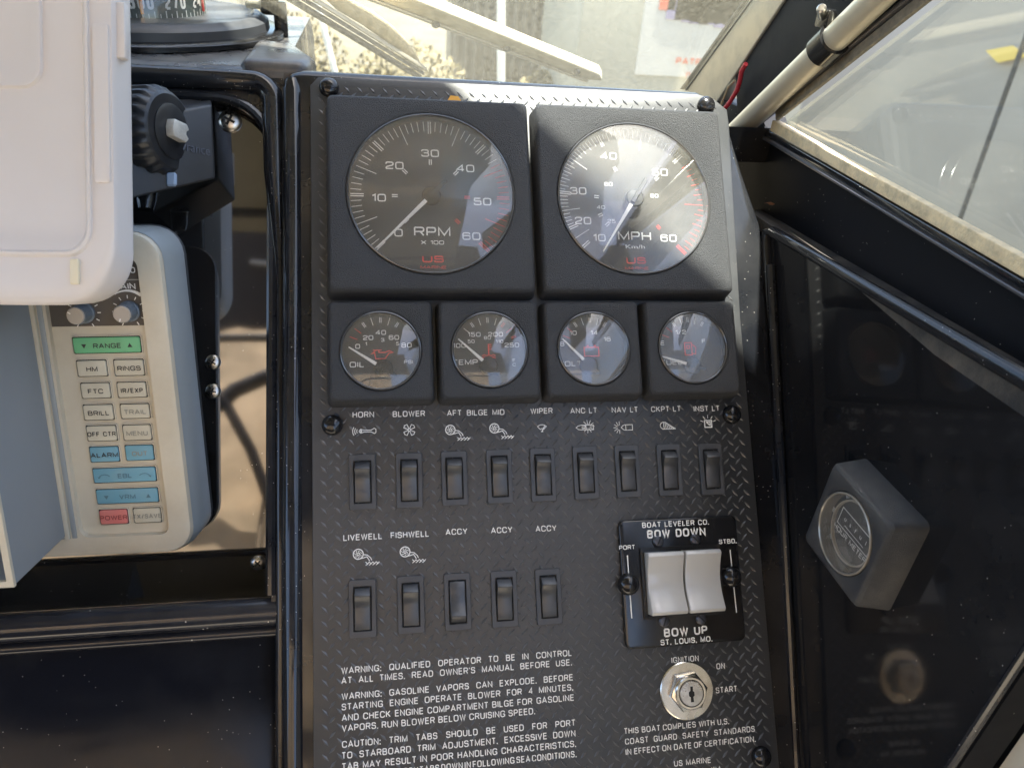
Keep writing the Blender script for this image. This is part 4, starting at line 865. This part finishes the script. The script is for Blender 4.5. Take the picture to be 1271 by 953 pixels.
# ------------------------------------------------------------------ ignition lock
def ignition():
    u, v = uv(853, 857, .002); t = thing('ignition_lock', 'nickel plated ignition key lock with hexagon nut between IGNITION and START', 'ignition lock', MP @ Matrix.Translation((u, v, 0)))
    b = nb(); lathe(b, [(.0172, .0003), (.0172, .0014), (.0166, .0019), (.0105, .0021), (0, .0021)], 48); mk('washer', b, M_chrome, t)
    b = nb(); q = [(.0122 * cos(radians(a + 8)), .0122 * sin(radians(a + 8))) for a in range(0, 360, 60)]; prism(b, q, .002, .0062, .0011, 2, toponly=True); mk('hex_nut', b, M_chrome, t)
    b = nb(); lathe(b, [(.0098, .006), (.0098, .0078), (.0092, .0086), (.0080, .0086), (.0078, .0080), (0, .0080)], 40); mk('barrel', b, M_chrome, t)
    b = nb(); lathe(b, [(.0076, .0081), (.0072, .0090), (0, .0092)], 36); mk('cylinder_face', b, M_steel, t)
    b = nb(); stroke(b, arc(0, 0, .0078, 0, 360, 36), .0004)
    for q in b.verts: q.co.z += .0087
    mk('gap_ring', b, M_keyhole, t, smooth=0)
    b = nb(); prism(b, [(-.0008, -.0048), (.0010, -.0048), (.0008, -.0018), (.0016, -.0012), (.0016, .0010), (.0008, .0016), (.0009, .0042), (-.0006, .0042), (-.0007, .0018), (-.0018, .0010), (-.0018, -.0012), (-.0008, -.0020)], .0090, .0094); mk('keyhole', b, M_keyhole, t, smooth=0)
ignition()
# ------------------------------------------------------------------ screws on the console
def phillips(px, py, r, label):
    p = hit(px, py, pB, nB); t = thing('phillips_screw', label, 'screw', frame(p, nB, (0, 0, 1)) @ Matrix.Rotation(random.uniform(0, 1.5), 4, 'Z'), 'steel screws in the glossy left panel')
    b = nb(); lathe(b, [(r, 0), (r, r * .12)] + [(r * cos(radians(a)), r * .12 + r * .42 * sin(radians(a))) for a in range(15, 90, 15)] + [(0, r * .54)], 28); mk('head', b, M_steel, t)
    b = nb(); box(b, (0, 0, r * .50), (r * .95, r * .2, r * .14)); box(b, (0, 0, r * .501), (r * .2, r * .95, r * .14)); mk('cross_slot', b, M_keyhole, t, smooth=0)
phillips(286, 151, .0074, 'large steel cross head screw at the upper right corner of the glossy left panel'); phillips(264.5, 449.5, .0050, 'upper of the two small steel screws beside the radar case')
phillips(264.5, 485.5, .0050, 'lower of the two small steel screws beside the radar case'); phillips(320.5, 698, .0050, 'brassy steel screw at the bottom right of the glossy left panel')

# ------------------------------------------------------------------ hour meter
def hourmeter():
    M_abs = mat('dark_pebbled_plastic', (.020, .022, .026), .38, spec=.8, bump=(2200, 1.0, .0008), dust=(50, (.11, .105, .095), .8, .2))
    h = .016; c = (sh(1042, 575, h) + sh(1069, 759, h) + sh(1003, 662, h) + sh(1117, 654, h)) / 4 - nSw * h
    tv = (sh(1042, 575, h) - sh(1069, 759, h)).normalized()
    M = frame(c, nSw, tv); t = thing('hour_meter', 'square black hour meter pod set cornerwise on the side panel', 'hour meter', M @ Matrix.Rotation(radians(-45), 4, 'Z'))
    hf, hb = .0275, .0300
    mk('bezel', bezel_bm(hb, hf, h + .004, .0225), M_abs, t); f = h + .004; R = .0225
    mk('trim_ring', ring_bm(R, f), mat('worn_ring', (.34, .31, .26), .2, .3), t); b = nb(); lathe(b, [(R, f - .0075), (R, f - .0065), (0, f - .0065)], 48); mk('dial', b, M_dial, t)
    b = nb(); loft(b, [[(r * cos(2 * pi * i / 48), r * sin(2 * pi * i / 48), z) for i in range(48)] for r, z in ((R * .80, f - .0064), (R * .80, f - .0046), (R * .76, f - .0046), (R * .76, f - .0064))]); mk('inner_ring', b, mat('inner_ring_grey', (.55, .50, .40), .3, .4), t)
    mk('lens', lens_bm(R, f, .003), M_lens, t); z = f - .0060
    def art(b):
        stroke(b, [(-.62 * R, .30 * R), (.66 * R, .30 * R), (.66 * R, -.16 * R), (-.62 * R, -.16 * R)], .0005, closed=True)
        for i, s in enumerate('usful'): put(b, s, (-.40 + .22 * i) * R, .10 * R, R * .12, 1.1, .01)
        put(b, 'HOUR METER', 0, -.28 * R, R * .13, 1.2, .01); stroke(b, [(-.35 * R, -.06 * R), (.45 * R, -.06 * R)], .0004)
        for a in (135, 180, 225): 
            for s in (-1, 0, 1): stroke(b, [pol(R * .84, a + s * 3), pol(R * .95, a + s * 3)], .0005)
    b = nb(); art(b)
    for q in b.verts: q.co = Vector((q.co.x, q.co.y, z + q.co.z))
    mk('markings', b, M_white, t, Matrix.Rotation(radians(0), 4, 'Z'), 0)
    b = nb(); box(b, (0, 0, h * .3), (.050, .050, h * .6), .003); mk('mounting_base', b, M_abs2, t)
hourmeter()

# ------------------------------------------------------------------ radar display
KR = .96
RR = rz(.0258) @ ry(.0987) @ rx(.2552); TR = Vector((-.2534, .0094, -.4643)) * KR
MR = Matrix.Translation(CAMP) @ CAMR.to_4x4() @ (Matrix.Translation(TR) @ RR.to_4x4()) @ Matrix.Scale(1, 4)
MRi = MR.inverted(); nR = MR.to_3x3() @ Vector((0, 0, 1))
def rh(x, y, z=0): q = MRi @ hit(x, y, MR @ Vector((0, 0, z)), nR); return q.x, q.y
def radar():
    t = thing('radar_display', 'cream and grey marine radar display with coloured keypad and sun hood', 'radar display', MR)
    xr, yt, yb = rh(214, 420)[0] + .0005, rh(180, 288)[1], rh(150, 685)[1]; xl = xr - .26
    xr = (rh(240, 650)[0] + rh(205, 320)[0]) / 2 - .001
    k0, k1 = rh(97, 660)[0], rh(211, 640)[0]; kt, kb = rh(180, 318)[1], rh(150, 662)[1]; k0 = rh(100, 640)[0]
    # face: frame with sunk keypad field
    cx, w = (xl + xr) / 2, xr - xl; cy, h = (yt + yb) / 2, yt - yb; zs = .004
    def L(cx_, cy_, w_, h_, r, z): return [(x, y, z) for x, y in rrect(cx_, cy_, w_, h_, r, 6)]
    b = nb(); kx, ky, kw, kh = (k0 + k1) / 2, (kt + kb) / 2, k1 - k0, kt - kb
    loft(b, [L(cx, cy, w + .001, h + .001, .016, zs - .004), L(cx, cy, w - .001, h - .001, .016, zs - .0008), L(cx, cy, w - .0045, h - .0045, .014, zs)])
    # flat front as four strips round the keypad: right, left, top, bottom
    o = L(cx, cy, w - .0045, h - .0045, .014, zs); hl = L(kx, ky, kw, kh, .006, zs)
    ov = [b.verts.new(p) for p in o]; hv = [b.verts.new(p) for p in hl]
    eo = [b.edges.new((ov[i], ov[(i + 1) % len(ov)])) for i in range(len(ov))]; eh = [b.edges.new((hv[i], hv[(i + 1) % len(hv)])) for i in range(len(hv))]
    bmesh.ops.triangle_fill(b, use_beauty=True, edges=eo + eh)
    for f in list(b.faces):
        if all(v in hv for v in f.verts): b.faces.remove(f)
    hb = [b.verts.new((p.co.x, p.co.y, 0.0)) for p in hv]
    for i in range(len(hv)): b.faces.new((hv[i], hv[(i + 1) % len(hv)], hb[(i + 1) % len(hb)], hb[i]))
    bmesh.ops.remove_doubles(b, verts=b.verts[:], dist=.00001)
    mk('front_bezel', b, M_cream, t)
    b = nb(); box(b, (kx, ky, -.0008), (kw + .002, kh + .002, .0016)); mk('keypad_field', b, M_cream, t)
    gy = rh(90, 405)[1]; b = nb(); prism(b, [(k0 + .0004, gy), (k1 - .0004, gy)] + [(k1 - .0052 + .0048 * cos(radians(a)), kt - .0052 + .0048 * sin(radians(a))) for a in range(0, 91, 15)] + [(k0 + .0004, kt - .0004)], .0001, .0006); mk('control_field', b, M_raddark, t, smooth=0)
    ly = rh(170, 347)[1]; b = nb(); stroke(b, [(k0, ly), (k1, ly)], .0006)
    for q in b.verts: q.co.z += .0008
    mk('divider_line', b, mat('divider_grey', (.4, .38, .33), .6), t, smooth=0)
    # grey body behind
    b = nb(); loft(b, [L(cx, cy, w + .0012, h + .0012, .016, zs - .0035), L(cx + .0, cy, w + .006, h + .004, .018, zs - .010), L(cx, cy, w + .008, h + .005, .018, -.026), L(cx, cy, w + .007, h + .004, .016, -.028)]); mk('case_side', b, M_radgrey, t)
    b = nb(); loft(b, [L(cx, cy, w + .008, h + .005, .018, -.0275), L(cx, cy, w + .009, h + .006, .018, -.029), L(cx, cy, w + .007, h + .004, .018, -.032)], True, True); mk('case_back', b, M_abs2, t)
    # vertical grooves between hood and keypad
    for x, wd, zz, m in ((k0 - .0032, .0030, .0012, M_radgrey), (k0 - .0068, .0030, .0030, M_cream), (k0 - .0105, .0032, .0022, M_radgrey)):
        b = nb(); box(b, (x, (kt + kb) / 2, zs + zz / 2 - .0005), (wd, kh, zz), .0006, 2); mk('edge_strip', b, m, t)
    # buttons
    BUT = [('RANGE', (91, 418, 175, 438), M_bgreen, M_ink), ('HM', (96, 447, 133, 467), M_bcream, M_ink), ('RINGS', (142, 446, 179, 466), M_bcream, M_ink),
           ('FTC', (101, 475, 137, 494), M_bcream, M_ink), ('IR/EXP', (146, 474, 182, 493), M_bcream, M_ink), ('BRILL', (104, 502, 141, 521), M_bcream, M_ink), ('TRAIL', (150, 501, 186, 519), M_bcream, M_ink2),
           ('OFF CTR', (108, 528, 145, 547), M_bcream, M_ink), ('MENU', (153, 527, 188, 546), M_bcream, M_ink2), ('ALARM', (112, 554, 148, 573), M_bblue, M_ink), ('OUT', (156, 552, 191, 571), M_bblue, M_ink2),
           ('EBL', (116, 580, 194, 598), M_bblue, M_ink3), ('VRM', (120, 606, 197, 624), M_bblue, M_ink3), ('POWER', (124, 632, 159, 650), M_bred, mat('worn_print_on_red', (.28, .06, .06), .6)), ('TX/SAVE', (166, 630, 200, 648), M_bcream, M_ink2)]
    for s, (x0, y0, x1, y1), m, im in BUT:
        bx, by = rh((x0 + x1) / 2, (y0 + y1) / 2, .001); ex = rh(x1, (y0 + y1) / 2, .001)[0] - rh(x0, (y0 + y1) / 2, .001)[0]; ey = rh((x0 + x1) / 2, y0, .001)[1] - rh((x0 + x1) / 2, y1, .001)[1]
        b = nb(); loft(b, [L(bx, by, ex + .0018, ey + .0018, .0014, .0), L(bx, by, ex + .0016, ey + .0016, .0014, .0010), L(bx, by, ex + .0007, ey + .0007, .001, .0011), L(bx, by, ex + .0007, ey + .0007, .001, .0001)]); mk('button_rim', b, M_cream, t)
        b = nb(); box(b, (bx, by, .0002), (ex + .0006, ey + .0006, .0003)); mk('button_gap_shade', b, M_keyhole, t, smooth=0)  # black floor slab paints the recess shadow around the button
        b = nb(); prism(b, rrect(bx - .0001, by - .0001, ex - .0004, ey - .0004, .001, 3), .0001, .0014, .0004, 2, toponly=True); bt = mk('button', b, m, t)
        b = nb(); put(b, s, bx, by - .0004, .0029, 1.15 if len(s) < 6 else .85, .03, z=.00160)
        if s in ('RANGE', 'VRM'):
            for sx, up in ((-1, -1), (1, 1)): 
                q = [(bx + sx * ex * .34 - .0014, by - .0004 - up * .0011), (bx + sx * ex * .34 + .0014, by - .0004 - up * .0011), (bx + sx * ex * .34, by - .0004 + up * .0014)]; b.faces.new([b.verts.new((*p, .00160)) for p in q])
        if s == 'EBL':
            for sx in (-1, 1):
                ce = (bx + sx * ex * .32, by - .0035); stroke(b, arc(ce[0], ce[1], .0042, 45, 135, 6), .0004, z1=.0016); e = arc(ce[0], ce[1], .0042, 45, 135, 6)[0 if sx > 0 else -1]
                b.faces.new([b.verts.new((e[0] + p[0], e[1] + p[1], .0016)) for p in ((-.0010, -.0002), (.0010, -.0002), (.0004 * sx, -.0014))])
        mk('lettering', b, im, bt, smooth=0)
    # gain lettering, ticks and knobs
    gx, gyy = rh(155, 355); b = nb(); put(b, 'GAIN', gx, gyy, .0034, 1.15, .025, z=.0009); q = rh(164, 335); put(b, '30', q[0] - .001, q[1], .0034, 1.1, .02, z=.0009, align='C')
    for kxp, kyp in ((161, 386), (105, 388)):
        c = rh(kxp, kyp)
        for a in range(-60, 241, 30):
            p, q = pol(.0073, a), pol(.0092, a); stroke(b, [(c[0] + p[0], c[1] + p[1]), (c[0] + q[0], c[1] + q[1])], .0005, z1=.0009)
    c = rh(161, 386); A = arc(c[0], c[1], .0118, 125, 50, 10)
    for i in range(10): stroke(b, [A[i], A[i + 1]], .0005 + .00016 * i, z1=.0009)
    mk('lettering', b, M_white, t, smooth=0)
    for kxp, kyp, rot_ in ((161, 386, 250), (105, 388, 150)):
        c = rh(kxp, kyp); b = nb(); n = 48; loops = []
        for r, z in ((.0060, .0006), (.0060, .002), (.0052, .0024), (.0050, .0110)): loops.append([((r + (.00018 if (i // 2) % 2 and z > .002 else 0)) * cos(2 * pi * i / n), (r + (.00018 if (i // 2) % 2 and z > .002 else 0)) * sin(2 * pi * i / n), z) for i in range(n)])
        loft(b, loops, True, True); kn = mk('knob', b, M_knobb, t, Matrix.Translation((c[0], c[1], 0)), 25)
        b = nb(); lathe(b, [(.0046, .0109), (.0048, .0116), (.0044, .0121), (0, .0121)], 24); mk('cap', b, M_knobg, kn)
        b = nb(); p, q = pol(.0026, rot_), pol(.0044, rot_); stroke(b, [p, q], .0007, z1=.01222); mk('pointer', b, M_white, kn, smooth=0)
    # sun hood: tapered open box standing off the screen
    A = Vector((*rh(88, 660), 0)); Bp = Vector((*rh(50, 385), 0)); ax = A.x - .0005; 
    yb2, yt2 = A.y, rh(40, 300)[1]; Ln = .068 * KR; wl = .215; th = .0026
    def hl(x0, x1, y0, y1, z): return [(x0, y0, z), (x1, y0, z), (x1, y1, z), (x0, y1, z)]
    b = nb(); x1 = ax; x0 = ax - wl; g = .000
    loft(b, [hl(x0, x1, yb2, yt2, zs), hl(x0, x1 + g, yb2 - g, yt2, Ln), hl(x0 + th, x1 - th + g, yb2 + th - g, yt2 - th, Ln), hl(x0 + th, x1 - th, yb2 + th, yt2 - th, zs)]); bmesh.ops.recalc_face_normals(b, faces=b.faces[:]); bevel_all(b, .0006, 2)
    hd = mk('sun_hood', b, M_hood, t, smooth=30)
    b = nb(); e = .0004; loft(b, [hl(x0 - e, x1 + e, yb2 - e, yt2 + e, Ln - .0015), hl(x0 - e, x1 + e, yb2 - e, yt2 + e, Ln + .0008), hl(x0 + th + e, x1 - th - e, yb2 + th + e, yt2 - th - e, Ln + .0008), hl(x0 + th + e, x1 - th - e, yb2 + th + e, yt2 - th - e, Ln - .0015)]); mk('hood_edge', b, M_cream, hd, smooth=30)
    b = nb(); box(b, (x0 + wl / 2, (yb2 + yt2) / 2, zs + .001), (wl - .004, (yt2 - yb2) - .004, .002)); mk('screen', b, mat('dark_screen', (.03, .035, .03), .1), t)
radar()

# ------------------------------------------------------------------ compass on the dash top
def compass():
    zc = DZ + .0025; c = hz(180, 37, zc); R = .108
    ed = (hz(335, 47, zc) - c).length
    R = .104
    vd = (c - CAMP); vd.z = 0; a0 = atan2(-vd.y, -vd.x)       # azimuth from compass to the viewer
    t = thing('compass', 'large black marine compass with white degree numerals on top of the dash', 'compass', Matrix.Translation(c) @ Matrix.Rotation(a0, 4, 'Z'))
    b = nb(); lathe(b, [(R * .96, 0), (R, .0006), (R, .0040), (R * .98, .0052), (R * .8, .0056), (0, .0056)], 72); mk('flange', b, M_gloss, t)
    b = nb(); lathe(b, [(R * .89, .005), (R * .885, .0110), (R * .875, .0120), (R * .83, .0152), (R * .80, .0155), (R * .76, .0145), (0, .0130)], 72); mk('bezel_ring', b, M_abs2, t)
    b = nb(); lathe(b, [(R * .785, .0135), (R * .785, .018), (R * .74, .045), (R * .58, .068), (R * .3, .082), (0, .086)], 64); mk('dome', b, M_lens, t)
    rc, hc = .046, .034
    b = nb(); lathe(b, [(rc, .0140), (rc, .040), (rc * .96, .042), (0, .042)], 72); mk('card', b, mat('compass_card', (.05, .07, .065), .5), t)
    b = nb(); n = 72
    def on_card(bm_part, ang0):                                # wrap flat print round the card
        for q in bm_part.verts:
            a = ang0 + q.co.x / rc; q.co = Vector(((rc + .0004 + q.co.z) * cos(a), (rc + .0004 + q.co.z) * sin(a), q.co.y))
    for i in range(72):
        a = 2 * pi * i / 72; s = nb(); hgt = .0046 if i % 2 == 0 else .0028; stroke(s, [(0, .0140), (0, .0140 + hgt)], .0007 if i % 2 == 0 else .0005); on_card(s, a); merge(b, s)
    for k in range(12):
        deg = (300 - 30 * k) % 360; lab = str(deg % 360).zfill(3) if deg % 360 else '0'; s = nb(); put(s, lab, 0, .0245, .0098, .50, .03); on_card(s, k * pi / 6 * -1 * -1 if False else -(-k) * pi / 6 * (-1) * (-1)); merge(b, s)
    mk('card_print', b, M_white, t, smooth=0)
    b = nb(); tube(b, [((rc + .003), 0, .017), ((rc + .003), 0, .045)], .0011, 8); mk('lubber_line', b, M_orange, t)
    b = nb(); s_ = radians(60); tube(b, [((rc + .003) * cos(s_), (rc + .003) * sin(s_), .017), ((rc + .003) * cos(s_), (rc + .003) * sin(s_), .025)], .0009, 8); mk('red_line', b, M_red, t)
    # side lamp bracket at the right
    sa = radians(80)
    M = Matrix.Rotation(sa, 4, 'Z')
    b = nb(); box(b, (R * .90, 0, .046), (.014, .030, .060), .004, 3, M); mk('hood_arm', b, M_gloss, t)
    b = nb(); box(b, (R * .975, 0, .012), (.010, .014, .026), .002, 2, M); mk('hinge_clip', b, M_gloss, t)
    b = nb(); box(b, (R * .82, -.010, .024), (.018, .008, .008), .002, 2, M); mk('lamp_bar', b, mat('pale_lamp', (.6, .58, .5), .3), t)
compass()

# ------------------------------------------------------------------ bracket knob and bracket block
def bracket():
    Pz = MP @ Vector((-.12, .2, .02)); nz = CAMR @ Vector((0, 0, 1))
    def kp(x, y, d): return CAMP + ray(x, y) * d
    D = .50
    c = kp(222, 172, D)
    t = thing('bracket_arm', 'black moulded mounting bracket with raised lettering behind the ribbed knob', 'bracket', frame(c, nz, CAMR @ Vector((0, 1, 0)))); I = t.matrix_world.inverted(); t_m = t.matrix_world
    f = lambda x, y, d: I @ kp(x, y, d)
    b = nb(); F = [f(150, 152, .438), f(263, 130, .474), f(267, 222, .474), f(150, 250, .438)]; G = [f(150, 124, .466), f(262, 123, .500), f(266, 217, .500), f(150, 240, .466)]
    loft(b, [[*F], [*G]], True, True); bmesh.ops.recalc_face_normals(b, faces=b.faces[:]); bevel_all(b, .0015, 3); mk('block', b, mat('bracket_black', (.022, .023, .026), .4, dust=(50, (.05, .05, .05), .5, .2)), t)
    b = nb(); put(b, 'wrance', 0, 0, .0058, .80, .02); ex = bmesh.ops.extrude_face_region(b, geom=b.faces[:]); 
    for q in [e for e in ex['geom'] if isinstance(e, bmesh.types.BMVert)]: q.co.z += .0008
    e1 = (F[1] - F[0]).normalized(); e2 = (F[3] - F[0]).cross(e1) * -1; p = f(241, 184, .4665); p.z += .0004; mk('raised_lettering', b, M_darkmetal, t, frame(p, e1.cross(F[0] - F[3]), F[0] - F[3]), 0)
    b = nb(); q0, q1 = f(214, 218, .455), f(212, 228, .455); box(b, (0, 0, 0), (.006, .008, .003), .001, 1, Matrix.Translation((q0 + q1) / 2)); mk('blue_reflector', b, M_blueref, t)
    # knob: ribbed disc with its axis across the view
    D2 = .455; c = kp(189, 164, D2); ax = (CAMR @ Vector((.975, -.04, .21))).normalized()
    M_kn = mat('ribbed_knob_black', (.020, .021, .024), .32, dust=(60, (.05, .05, .05), .5, .2))
    t = thing('clamp_knob', 'ribbed black clamp knob with a pale metal bolt end, right of the white cover', 'knob', frame(c, ax, CAMR @ Vector((0, 1, 0))))
    R = .0262; n = 96; b = nb(); loops = []
    def rib(i, z): return R * (1 - (.05 if (i // 2) % 2 and -.018 < z < .009 else 0))
    for z, k in ((-.0185, .88), (-.0175, .97), (-.015, 1), (.006, 1), (.0085, .97), (.0120, .86), (.0130, .80)): loops.append([(rib(i, z) * k * cos(2 * pi * i / n), rib(i, z) * k * sin(2 * pi * i / n), z) for i in range(n)])
    loft(b, loops, True, True); mk('grip', b, M_kn, t, smooth=25)
    b = nb(); lathe(b, [(R * .60, .0130), (R * .60, .0138), (R * .52, .0145), (0, .0145)], 40); mk('face_disc', b, M_kn, t)
    b = nb(); prism(b, [(-.0070, -.005), (.0045, -.0055), (.0070, -.0026), (.0045, -.0008), (.0045, .0008), (.0070, .0026), (.0045, .0055), (-.0070, .005), (-.008, 0)], .0145, .0200, .001, 2); mk('bolt_end', b, mat('pale_bolt', (.72, .70, .64), .35, .3, dust=(200, (.4, .38, .33), .6, .2)), t)
    # dark connector under the knob
    c = kp(183, 226, D2 + .01); t = thing('cable_connector', 'small translucent dark cable connector hanging under the ribbed knob', 'connector', frame(c, CAMR @ Vector((0, -1, .1)), CAMR @ Vector((0, 0, 1))))
    b = nb(); lathe(b, [(.0075, -.006), (.0078, .0), (.0060, .004), (.0056, .012), (.0044, .017), (0, .0172)], 20); mk('body', b, M_gloss, t)
    b = nb(); lathe(b, [(.0066, .0030), (.0068, .0038), (.0062, .0046)], 20); mk('collar', b, M_darkmetal, t)
bracket()

# ------------------------------------------------------------------ white plastic cover, close to the lens
def cover():
    D = .36; s = D / 955; o = CAMP + ray(0, 0) * D
    M = frame(o, CAMR @ Vector((0.02, -.03, 1)), CAMR @ Vector((0, 1, 0))); t = thing('white_cover', 'white plastic display cover with stepped edges at the upper left corner', 'cover', M)
    def P(pts): return [(x * s, -y * s) for x, y in pts]
    def out(xr, yb, c1, z): # outline in photograph units, rounded lower right corner
        kf = 1 - z / D
        return [((635.5 + (x - 635.5) * kf) * s, -(476.5 + (y - 476.5) * kf) * s, z) for x, y in [(-260, -160), (-260, yb - 6), (20, yb)] + [(xr - c1[0] + c1[0] * sin(radians(a)) , yb - c1[1] + c1[1] * cos(radians(a))) for a in range(0, 91, 9)] + [(xr, -160)]]
    b = nb()
    loft(b, [out(161, 374, (56, 62), -.030), out(161, 376, (56, 62), -.014), out(159, 377, (58, 66), -.0125), out(143, 378, (70, 78), -.004), out(139, 373, (70, 78), -.0015), out(136, 366, (66, 74), -.0005), out(131, 352, (60, 66), .0), out(109, 318, (32, 34), .0002), out(106.5, 314, (31, 33), .0018), out(103, 311, (30, 32), .0020), out(101, 309, (29, 31), -.0010), out(96, 305, (28, 30), -.0012)], True, True)
    mk('shell', b, M_wcover, t, smooth=40)
    b = nb(); box(b, (-60 * s, -100 * s, -.040), (300 * s, 420 * s, .018), .004, 3); mk('added_black_back', b, M_gloss, t); b = nb()  # unseen black back, added so the left panel mirrors black here
    def rr(x0, y0, x1, y1, r, z): return [(x, y, z) for x, y in rrect((x0 + x1) / 2 * s, -(y0 + y1) / 2 * s, (x1 - x0) * s, (y1 - y0) * s, r * s, 6)]
    loft(b, [rr(-200, -150, 50, 108, 26, -.0012), rr(-200, -150, 49, 106, 25, .0006), rr(-200, -150, 45, 101, 22, .0008), rr(-200, -150, 34, 84, 16, -.0008), rr(-200, -150, 18, 66, 12, -.0009)], False, True); mk('finger_pocket', b, M_wcover, t, smooth=40)
    b = nb(); loft(b, [rr(113, 28, 134, 226, 4, -.0035), rr(114, 29, 133, 225, 4, .0010), rr(117, 33, 130, 221, 3, .0014)], False, True); mk('latch_rib', b, M_wcover, t)
    b = nb(); box(b, (88 * s, -336 * s, .0010), (11 * s, 32 * s, .0022), .0008, 2, None); mk('catch', b, mat('cream_catch', (.80, .72, .52), .4), t)
    b = nb(); box(b, (142 * s, -31 * s, -.0062), (12 * s, 70 * s, .005), .001, 2); mk('edge_clip', b, M_wcover, t)
cover()

# ------------------------------------------------------------------ small debris
def debris():
    p = hx(961, 259, .300); b = nb(); random.seed(3)
    pts = [(.0055 * cos(a) * random.uniform(.5, 1), .0035 * sin(a) * random.uniform(.5, 1), random.uniform(-.001, .0015)) for a in [2 * pi * i / 9 for i in range(9)]]
    c = b.verts.new((0, 0, .002)); v = [b.verts.new(q) for q in pts]
    for i in range(9): b.faces.new((c, v[i], v[(i + 1) % 9]))
    bmesh.ops.solidify(b, geom=b.faces[:], thickness=.0004)
    tag(mk('dry_leaf', b, mat('rusty_leaf', (.24, .10, .04), .7), None, Matrix.Translation(p + V(-.004, 0, .003)), 0), 'small rusty dry leaf lying at the corner below the side window', 'leaf')
    q = MP @ Vector((*uv(327, 782, -.038), -.038)); b = nb(); box(b, (0, 0, 0), (.006, .0025, .002), .0008, 1); box(b, (.003, -.001, 0), (.003, .003, .0015), .0006, 1)
    tag(mk('paint_crumb', b, mat('crumb', (.6, .58, .5), .7), None, Matrix.Translation(q) @ Matrix.Rotation(.6, 4, 'Z') @ Matrix.Rotation(TA, 4, 'X'), 0), 'white paint crumb on the lower left panel under the ledge rail', 'crumb')
    u, v_ = uv(563, 122.5); b = nb(); prism(b, [(-.004, -.0016), (.005, -.0016), (.003, .0014), (-.002, .0018)], 0, .0004); mk('orange_tab', b, mat('orange_tab', (.75, .38, .05), .5), PAN, Matrix.Translation((u, v_, .0001)), 0)
debris()
